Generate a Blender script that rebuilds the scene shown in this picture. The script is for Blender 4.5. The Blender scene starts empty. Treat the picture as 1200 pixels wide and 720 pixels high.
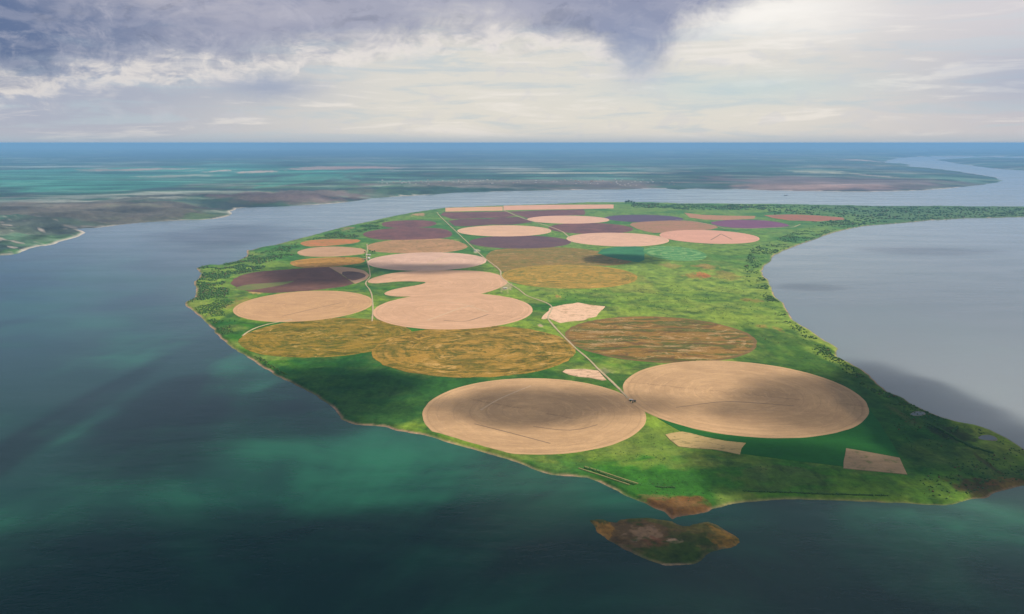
import bpy, math, random
import numpy as np
random.seed(7); rng = np.random.default_rng(7)
scn = bpy.context.scene
COL = scn.collection
R = math.radians

# ------------------------------------------------------------------ camera
HC = 800.0                    # flying height in metres
Y0 = 167.6                    # row of the vanishing line in the 1200x720 photograph
FC = 948.0                    # focal length / cos(pitch), in photo pixels
PITCH = math.asin((360 - Y0) / FC)
FL = FC * math.cos(PITCH)
cam_d = bpy.data.cameras.new("camera"); cam = bpy.data.objects.new("camera", cam_d); COL.objects.link(cam)
cam_d.sensor_width = 36.0; cam_d.lens = FL / 1200 * 36.0
cam_d.clip_start = 1.0; cam_d.clip_end = 1.2e6
cam.location = (0, 0, HC); cam.rotation_euler = (math.pi / 2 - PITCH, 0, 0)
scn.camera = cam

def G(px, py, z=6.0):
    """ground point (metres) seen at photo pixel px, py"""
    v = np.maximum(np.asarray(py, float) - Y0, 0.5); h = HC - z
    return (np.asarray(px, float) - 600) * h / (math.cos(PITCH) * v) , \
           h * (FL / math.cos(PITCH) ** 2 / v - math.tan(PITCH))

# ------------------------------------------------------------------ sun and sky
SUN_EL, SUN_AZ = R(44), R(78)          # azimuth clockwise from straight ahead
SDIR = np.array([math.sin(SUN_AZ) * math.cos(SUN_EL), math.cos(SUN_AZ) * math.cos(SUN_EL), math.sin(SUN_EL)])
sun_d = bpy.data.lights.new("sun", 'SUN'); sun_d.energy = 4.9; sun_d.angle = R(0.53); sun_d.color = (1.0, 0.90, 0.77)
sun = bpy.data.objects.new("sun", sun_d); COL.objects.link(sun)
sun.rotation_euler = (math.pi / 2 - SUN_EL, 0, -SUN_AZ + math.pi)
scn.view_settings.view_transform = 'Standard'; scn.view_settings.look = 'None'
scn.view_settings.exposure = 0.0; scn.view_settings.gamma = 1.0
scn.cycles.volume_bounces = 1
scn.cycles.max_bounces = 6

class NT:
    """tiny node-graph writer"""
    def __init__(s, nt): s.nt = nt; s.n = nt.nodes; s.l = nt.links
    def put(s, sock, v):
        if v is None: return
        if isinstance(v, bpy.types.NodeSocket): s.l.new(v, sock)
        elif hasattr(sock.default_value, '__len__'):
            v = tuple(v) if hasattr(v, '__len__') else (v, v, v)
            k = len(sock.default_value)
            sock.default_value = (tuple(v) + (1.0,))[:k] if len(v) < k else v[:k]
        else: sock.default_value = v
    def math(s, op, a, b=None, c=None, clamp=False):
        n = s.n.new('ShaderNodeMath'); n.operation = op; n.use_clamp = clamp
        s.put(n.inputs[0], a); s.put(n.inputs[1], b); s.put(n.inputs[2], c); return n.outputs[0]
    def vmath(s, op, a, b=None):
        n = s.n.new('ShaderNodeVectorMath'); n.operation = op
        s.put(n.inputs[0], a); s.put(n.inputs[1], b); return n.outputs[0]
    def add(s, a, b): return s.math('ADD', a, b)
    def sub(s, a, b): return s.math('SUBTRACT', a, b)
    def mul(s, a, b): return s.math('MULTIPLY', a, b)
    def ss(s, v, lo, hi, a=0.0, b=1.0):
        n = s.n.new('ShaderNodeMapRange'); n.interpolation_type = 'SMOOTHSTEP'
        s.put(n.inputs[0], v); s.put(n.inputs[1], lo); s.put(n.inputs[2], hi); s.put(n.inputs[3], a); s.put(n.inputs[4], b)
        return n.outputs[0]
    def mix(s, f, a, b, mode='MIX'):
        n = s.n.new('ShaderNodeMix'); n.data_type = 'RGBA'; n.blend_type = mode
        s.put(n.inputs[0], f); s.put(n.inputs[6], a); s.put(n.inputs[7], b); return n.outputs[2]
    def noise(s, vec, scale, detail=4, rough=0.55, dist=0.0):
        n = s.n.new('ShaderNodeTexNoise'); s.put(n.inputs['Vector'], vec)
        n.inputs['Scale'].default_value = scale; n.inputs['Detail'].default_value = detail
        n.inputs['Roughness'].default_value = rough; n.inputs['Distortion'].default_value = dist
        return n.outputs[0]
    def mapping(s, vec, scale=(1, 1, 1), rot=(0, 0, 0), loc=(0, 0, 0)):
        n = s.n.new('ShaderNodeMapping'); s.put(n.inputs[0], vec)
        n.inputs['Location'].default_value = loc; n.inputs['Rotation'].default_value = rot; n.inputs['Scale'].default_value = scale
        return n.outputs[0]
    def xyz(s, v):
        n = s.n.new('ShaderNodeSeparateXYZ'); s.put(n.inputs[0], v); return n.outputs
    def comb(s, x, y, z):
        n = s.n.new('ShaderNodeCombineXYZ'); s.put(n.inputs[0], x); s.put(n.inputs[1], y); s.put(n.inputs[2], z); return n.outputs[0]
    def gauss(s, u, e, u0, e0, su, se):
        a = s.math('POWER', s.math('DIVIDE', s.sub(u, u0), su), 2.0)
        b = s.math('POWER', s.math('DIVIDE', s.sub(e, e0), se), 2.0)
        return s.math('EXPONENT', s.mul(s.add(a, b), -1.0))

world = bpy.data.worlds.new("World"); scn.world = world; world.use_nodes = True
world.node_tree.nodes.clear(); W = NT(world.node_tree)
def build_world():
    tc = W.n.new('ShaderNodeTexCoord').outputs['Generated']
    d = W.vmath('NORMALIZE', tc)
    X, Y, Z = W.xyz(d)
    u = W.mul(W.math('ARCTAN2', X, Y), 57.2958)           # azimuth, degrees right of straight ahead
    e = W.mul(W.math('ARCSINE', Z), 57.2958)              # elevation
    sky = W.n.new('ShaderNodeTexSky'); sky.sky_type = 'NISHITA'; sky.sun_disc = False
    sky.sun_elevation = SUN_EL; sky.sun_rotation = SUN_AZ
    sky.altitude = 800; sky.air_density = 1.0; sky.dust_density = 1.5; sky.ozone_density = 1.0
    sh = W.mapping(d, (1, 1, 3.2))
    n1 = W.noise(sh, 9.0, 6, 0.6, 0.3)                    # billows
    n2 = W.noise(W.mapping(d, (1, 1, 9.0), loc=(3, 1, 2)), 7.0, 6, 0.6, 0.4)   # flat streaks
    n3 = W.noise(W.mapping(d, (1, 1, 2.0), loc=(1, 5, 2)), 26.0, 5, 0.6, 0.5)
    # lower veil of bright cloud: whiter in the middle, bluer to the left and lilac to the right
    left = W.ss(u, -4.0, -31.0); right = W.ss(u, 14.0, 36.0)
    veil = W.mix(left, (0.78, 0.74, 0.67), (0.43, 0.46, 0.57))
    veil = W.mix(right, veil, (0.56, 0.54, 0.60))
    veil = W.mix(W.mul(W.ss(n2, 0.5, 0.66), 0.55), veil, (0.50, 0.60, 0.665))
    veil = W.mix(W.mul(W.ss(n2, 0.48, 0.34), 0.6), veil, (0.94, 0.87, 0.80))
    veil = W.mix(W.mul(W.ss(n3, 0.52, 0.66), 0.30), veil, (0.62, 0.62, 0.68))
    nearh = W.ss(e, 1.6, 0.0)
    veil = W.mix(W.mul(nearh, 0.4), veil, (0.60, 0.60, 0.62))
    # blue gap right of the middle
    veil = W.mix(W.mul(W.gauss(u, e, 16.0, 3.6, 8.0, 0.9), 0.55), veil, (0.50, 0.66, 0.70))
    veil = W.mix(W.mul(W.gauss(u, e, 33.0, 3.6, 5.0, 1.6), 0.6), veil, (0.33, 0.40, 0.56))
    # bright break in the clouds
    veil = W.mix(W.mul(W.gauss(u, W.add(e, W.mul(W.sub(n1, 0.5), 3.0)), 17.5, 8.2, 6.5, 1.7), 0.95), veil, (1.05, 1.0, 0.93))
    veil = W.mix(W.mul(W.gauss(u, W.add(e, W.mul(W.sub(n2, 0.5), 3.0)), 30, 8.0, 8, 2.2), 0.5), veil, (0.80, 0.74, 0.74))
    # ragged rim of lit cumulus under the bank
    wob = W.add(W.mul(W.sub(n1, 0.5), 4.0), W.mul(W.sub(W.noise(W.mapping(d, (1, 1, 1.5), loc=(2, 2, 9)), 22.0, 9, 0.7, 0.9), 0.5), 3.6))
    cv = W.n.new('ShaderNodeFloatCurve'); W.put(cv.inputs['Value'], W.math('DIVIDE', W.add(u, 60.0), 120.0, clamp=True))
    pts = [(-60, 3.0), (-33, 3.3), (-27, 4.3), (-22, 5.0), (-17, 5.2), (-13, 5.6), (-9.5, 6.2), (-6, 6.9), (-2, 7.0), (2, 6.9), (5, 6.6), (7.3, 5.3), (8.4, 4.9),
           (9.6, 5.2), (11.5, 7.0), (14.5, 8.5), (16, 9.8), (20, 10.2), (26, 11.0), (40, 12.0), (60, 10.0)]
    c = cv.mapping.curves[0]
    c.points[0].location = ((pts[0][0] + 60) / 120, pts[0][1] / 20); c.points[1].location = ((pts[-1][0] + 60) / 120, pts[-1][1] / 20)
    for a, b in pts[1:-1]: c.points.new((a + 60) / 120, b / 20)
    cv.mapping.update()
    bnd = W.mul(cv.outputs[0], 20.0)
    h = W.sub(W.add(e, wob), bnd)
    rim = W.mul(W.gauss(h, h, -0.15, -0.15, 1.1, 1.1), W.ss(u, 14.0, 6.0))
    rim = W.mul(rim, W.ss(n3, 0.40, 0.58))
    veil = W.mix(W.mul(rim, 0.9), veil, (0.96, 0.88, 0.80))
    # the dark bank and the deck it opens into overhead
    deep = W.mix(W.ss(u, -14.0, -34.0), (0.28, 0.30, 0.43), (0.095, 0.145, 0.29))
    pale = W.mul(W.gauss(u, e, -20.0, 9.2, 9.0, 1.9), W.ss(n1, 0.30, 0.62))
    deep = W.mix(W.mul(pale, 0.75), deep, (0.62, 0.58, 0.62))
    deep = W.mix(W.mul(W.gauss(u, e, -3.0, 8.8, 7.0, 1.2), 0.6), deep, (0.58, 0.555, 0.60))
    n4 = W.noise(W.mapping(d, (1, 1, 1.8), loc=(7, 2, 4)), 15.0, 8, 0.68, 0.8)
    deep = W.mix(W.mul(W.ss(n4, 0.46, 0.36), 0.55), deep, W.mix(0.35, deep, (0.0, 0.02, 0.08)))
    deep = W.mix(W.mul(W.ss(n4, 0.52, 0.68), 0.40), deep, (0.58, 0.56, 0.63))
    deep = W.mix(W.mul(W.ss(n3, 0.40, 0.62), 0.30), deep, (0.50, 0.49, 0.58))
    deep = W.mix(W.mul(W.gauss(u, e, 8.0, 6.4, 4.0, 2.0), 0.5), deep, (0.27, 0.32, 0.48))
    bank = W.ss(h, -1.3, 2.4)
    col = W.mix(bank, veil, deep)
    col = W.mix(W.mul(W.gauss(u, W.add(e, W.mul(wob, 0.12)), 19.0, 9.7, 5.5, 0.4), 0.75), col, (0.36, 0.38, 0.50))
    col = W.mix(W.mul(W.gauss(W.add(u, W.mul(wob, 0.25)), e, 8.6, 5.2, 1.9, 1.5), 0.55), col, (0.42, 0.47, 0.60))
    puff = W.mul(W.gauss(u, W.add(e, W.mul(wob, 0.35)), -16.5, 3.6, 3.2, 0.8), 0.75)
    col = W.mix(puff, col, (0.30, 0.36, 0.52))
    col = W.mix(W.mul(W.gauss(u, W.add(e, W.mul(wob, 0.3)), -24.0, 3.0, 6, 0.9), 0.35), col, (0.34, 0.38, 0.52))
    # overhead deck: grey, thinner and brighter on the sun's side
    side = W.ss(u, -25.0, 50.0)
    over = W.mix(side, (0.30, 0.345, 0.43), (0.66, 0.66, 0.68))
    hi = W.mix(side, (0.030, 0.052, 0.055), (0.26, 0.28, 0.28))  # unseen band of sky, darkened and greened to deepen the near water's reflection
    over = W.mix(W.ss(e, 17.0, 30.0), over, hi)
    over = W.mix(W.ss(n1, 0.36, 0.66), W.mix(0.30, over, (0.0, 0.0, 0.0)), over)
    zen = W.mix(W.ss(n1, 0.34, 0.66), (0.10, 0.12, 0.16), (0.30, 0.32, 0.35))
    over = W.mix(W.ss(e, 28.0, 55.0), over, zen)
    back = W.ss(W.math('ABSOLUTE', u), 70.0, 110.0)
    over = W.mix(back, over, (0.34, 0.35, 0.38))
    col = W.mix(W.ss(e, 9.5, 15.0), col, over)
    col = W.mix(W.mul(W.ss(e, 0.8, -0.05), 0.65), col, (0.40, 0.50, 0.60))
    sk = W.vmath('MULTIPLY', sky.outputs[0], (0.085, 0.085, 0.085))
    col = W.mix(0.12, col, sk)
    col = W.vmath('MULTIPLY', col, (10.0, 10.0, 10.0))
    bg = W.n.new('ShaderNodeBackground'); W.put(bg.inputs[0], col); bg.inputs[1].default_value = 0.1
    out = W.n.new('ShaderNodeOutputWorld'); W.l.new(bg.outputs[0], out.inputs[0])
build_world()

# ------------------------------------------------------------------ helpers
def tag(o, label=None, cat=None, group=None, kind=None):
    if label: o['label'] = label
    if cat: o['category'] = cat
    if group: o['group'] = group
    if kind: o['kind'] = kind
    return o

def mesh_obj(name, V, F, mat, parent=None, attrs=None, smooth=False):
    """V (n,3) array; F list of faces or (m,k) int array"""
    me = bpy.data.meshes.new(name)
    V = np.asarray(V, float)
    if isinstance(F, np.ndarray):
        m, k = F.shape
        me.vertices.add(len(V)); me.vertices.foreach_set('co', V.astype('f').ravel())
        me.loops.add(m * k); me.loops.foreach_set('vertex_index', F.astype('i').ravel())
        me.polygons.add(m); me.polygons.foreach_set('loop_start', np.arange(0, m * k, k, dtype='i'))
        me.update(calc_edges=True)
    else:
        me.from_pydata([tuple(v) for v in V], [], F); me.update()
    if smooth: me.polygons.foreach_set('use_smooth', np.ones(len(me.polygons), bool))
    for nm, arr in (attrs or {}).items():
        if arr.ndim == 1:
            a = me.attributes.new(nm, 'FLOAT', 'POINT'); a.data.foreach_set('value', arr.astype('f'))
        else:
            a = me.attributes.new(nm, 'FLOAT_COLOR', 'POINT')
            rgba = np.ones((len(arr), 4), 'f'); rgba[:, :3] = arr; a.data.foreach_set('color', rgba.ravel())
    mats = mat if isinstance(mat, (list, tuple)) else [mat]
    for m_ in mats: me.materials.append(m_)
    o = bpy.data.objects.new(name, me); COL.objects.link(o)
    if parent: o.parent = parent
    return o

def empty(name, loc, rz=0.0):
    o = bpy.data.objects.new(name, None); COL.objects.link(o); o.location = loc; o.rotation_euler.z = rz
    o.empty_display_size = 3; return o

def hash2(ix, iy, seed):
    h = (ix.astype(np.int64) * 374761393 + iy.astype(np.int64) * 668265263 + seed * 1442695041) & 0x7fffffff
    h = ((h ^ (h >> 13)) * 1274126177) & 0x7fffffff
    return ((h ^ (h >> 16)) & 0xffff) / 65535.0
def vnoise(x, y, scale, seed=0):
    x = x / scale; y = y / scale
    ix = np.floor(x); iy = np.floor(y); fx = x - ix; fy = y - iy
    fx = fx * fx * (3 - 2 * fx); fy = fy * fy * (3 - 2 * fy)
    a = hash2(ix, iy, seed); b = hash2(ix + 1, iy, seed); c = hash2(ix, iy + 1, seed); d = hash2(ix + 1, iy + 1, seed)
    return (a + (b - a) * fx) * (1 - fy) + (c + (d - c) * fx) * fy
def fbm(x, y, scale, seed=0, octs=4):
    s = 0; a = 1; t = 0
    for k in range(octs):
        s = s + a * vnoise(x * (0.8) + y * 0.6, y * 0.8 - x * 0.6, scale / 2.03 ** k, seed + k * 17); t += a; a *= 0.5
    return s / t
def sstep(x, a, b):
    t = np.clip((x - a) / (b - a), 0, 1); return t * t * (3 - 2 * t)

def seg_dist(x, y, P, closed=True):
    """distance to a polyline; with closed also whether inside"""
    P = np.asarray(P, float); n = len(P)
    best = np.full(x.shape, 1e12); ins = np.zeros(x.shape, bool)
    for i in range(n if closed else n - 1):
        a = P[i]; b = P[(i + 1) % n]; dx, dy = b - a; L = dx * dx + dy * dy + 1e-9
        t = np.clip(((x - a[0]) * dx + (y - a[1]) * dy) / L, 0, 1)
        dd = (x - a[0] - t * dx) ** 2 + (y - a[1] - t * dy) ** 2
        np.minimum(best, dd, out=best)
        if closed:
            c = (a[1] > y) != (b[1] > y)
            xi = a[0] + (y - a[1]) * (dx / (dy if abs(dy) > 1e-9 else 1e-9))
            ins ^= c & (x < xi)
    best = np.sqrt(best)
    return np.where(ins, best, -best) if closed else best

def gpoly(pts, z=0.0):
    a = np.array(pts, float); x, y = G(a[:, 0], a[:, 1], z); return np.stack([x, y], 1)
def smooth_closed(P, it=1):
    for _ in range(it):
        Q = np.roll(P, -1, 0); P = np.stack([P * .75 + Q * .25, P * .25 + Q * .75], 1).reshape(-1, 2)
    return P

# ------------------------------------------------------------------ outlines of the land (photo pixels, turned into metres on the water plane)
PEN = [(400,267),(363,277),(343,282),(320,288),(306,290),(295,293.5),(288,293),(290,298),(287,302),(273,308),(257,311),(245,310.5),(238,312),(230,315),(236,321),(233,326),(227,332),(229,337),(230,342),(228,350),
 (218,354),(217,358),(230,368),(237,374),(247,383),(260,398),(280,413),(295,422),(310,432),(333,445),(345,451),(357,456),(368,462),(380,470),(393,480),(400,492),(417,498),(435,499),(453,501),(465,505),
 (477,507),(492,509.5),(507,513),(525,518.5),(543,524),(567,531),(593,538),(606,543),(623,550),(647,557),(665,558.5),(687,560),(700,565),(713,571),(728,578),(740,583.5),(755,589.5),(767,596),(778,600),(788,609),
 (793,606),(800,605),(815,603.5),(830,600),(835,597),(847,595),(860,591),(873,588.5),(887,587),(900,586.5),(933,586),(983,587),(1010,588),(1033,589),(1067,590),(1085,591),(1103,592),(1115,591),(1127,588),(1140,585),
 (1153,584),(1160,582),(1167,577.5),(1185,573),(1200,569),(1213,563),(1224,552),(1221,541),(1212,534),(1200,527),(1192,522),(1183,516),(1170,509),(1160,504),(1143,498),(1120,494),(1105,490),(1090,484),(1078,478),(1067,473),
 (1058,467),(1047,462),(1040,459),(1033,454),(1027,448),(1020,441),(1007,432),(995,425),(980,418),(979,413),(982,409),(975,404),(967,400),(950,388),(937,380),(930,376),(923,365),(918,356),(907,347),(904,338),(900,329),
 (895,324),(892,318),(895,312),(902,307),(906,300),(918,294),(933,288),(945,284),(957,280),(967,276),(980,272),(995,268.5),(1013,265),(1033,263.5),(1053,262),(1075,260),(1090,258.3),(1110,257.5),(1133,256),(1165,255.5),
 (1200,254.5),(1400,252),(3000,249),(3000,240),(1400,241.5),(1200,242.2),(1167,242),(1140,242.2),(1100,241.5),(1033,242),(1000,241),(967,240.5),(930,239.6),(900,239.4),(850,239),(800,239),(783,238),(767,237.5),
 (733,236.6),(705,237),(683,237.6),(655,239),(633,239.8),(587,241.3),(550,242.8),(523,243.6),(500,247),(480,250),(467,252.5),(450,256),(433,260),(418,263)]
ISLE = [(691,610),(699,608.5),(707,609),(715,611.5),(722,612),(726,609),(738,608),(752,607.3),(767,608),(787,611),(792,614),(800,616.5),(808,616.5),(813,614.5),(822,613),(830,612),(838,614.5),(843,617.5),(852,622.5),(860,628),
 (865,632),(867,636),(863,640),(857,642),(848,643.5),(840,645.5),(833,647),(827,651),(823,657),(818,660),(807,662),(797,663),(780,663.5),(770,660.5),(760,657),(747,651),(733,645),(722,639),(713,633),(705,628),(700,623),(696,616)]
MAIN = [(-3000,330),(-600,322),(-120,308),(0,299.5),(12,299),(23,297),(34,291),(43,288.5),(55,287.5),(67,285.5),(80,281),(92,277),(100,272.5),(97,270.5),(89,268.5),(100,267.5),(117,267),(142,263.5),(167,261),(190,259.5),(213,258.2),
 (235,257.6),(250,256.5),(262,254.5),(270,252),(273,249.5),(271,247.6),(278,244),(290,243.2),(305,242.8),(320,242.3),(345,241),(367,240.2),(400,238),(418,235),(433,232.6),(458,231),(483,229.6),(508,228),(533,226.2),(566,224.8),(600,224),
 (633,223.4),(667,222.8),(700,222.4),(733,222.2),(755,221),(777,220.8),(795,222.4),(817,221),(838,222.3),(860,221.6),(900,223.3),(950,224),(1000,225),(1040,224.6),(1067,223.8),(1090,222.6),(1107,221.6),(1130,219.2),(1150,217),(1165,215),
 (1173,212),(1168,209),(1160,207),(1147,204.7),(1133,203),(1117,200.5),(1100,198.3),(1088,197),(1075,196),(1062,195.5),(1066,193.6),(1058,192),(1040,191),(1035,189.6),(1047,187),(1053,185.2),(1075,184),(1100,183.4),(1140,183.6),(1200,184.2),(1400,184.6),
 (4000,185),(14000,168.4),(-14000,168.4),(-6000,200)]
CAPE = [(1096,187.6),(1110,186.6),(1130,185.4),(1160,185.2),(1200,185.9),(1400,186.4),(4000,187),(4000,210),(1400,204.5),(1250,201.5),(1200,199.9),(1178,198.8),(1160,197),(1145,195.2),(1133,193.6),(1120,191.6),(1110,189.4)]
P_PEN, P_ISLE, P_MAIN, P_CAPE = [gpoly(p) for p in (PEN, ISLE, MAIN, CAPE)]

# ------------------------------------------------------------------ fields: (shape, tier, material kind, colours, label)
def ell(xl, xr, yt, yb):
    """ellipse outline in metres fitting a circular field seen between these photo columns and rows"""
    v1, v2 = yt - Y0, yb - Y0; vc = 2 / (1 / v1 + 1 / v2)
    h = HC - 6; ry = (1 / v1 - 1 / v2) / 2 * h * FL / math.cos(PITCH) ** 2
    cy = h * (FL / math.cos(PITCH) ** 2 / vc - math.tan(PITCH))
    D = cy + h * math.tan(PITCH); kf = math.cos(PITCH) * FL / math.cos(PITCH) ** 2      # pixels per unit slope x/D
    mid = ((xl + xr) / 2 - 600) / kf; hw = (xr - xl) / 2 / kf
    q = max(D * D - ry * ry, D * D * .05); cx = mid * q / D
    rx = math.sqrt(max((hw * hw * q * q - cx * cx * ry * ry) / q, (hw * D * .3) ** 2))
    return ('E', cx, cy, rx, ry)
def pol(*pts, smooth=0): return ('P', smooth_closed(gpoly(pts, 6.0), smooth))

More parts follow.
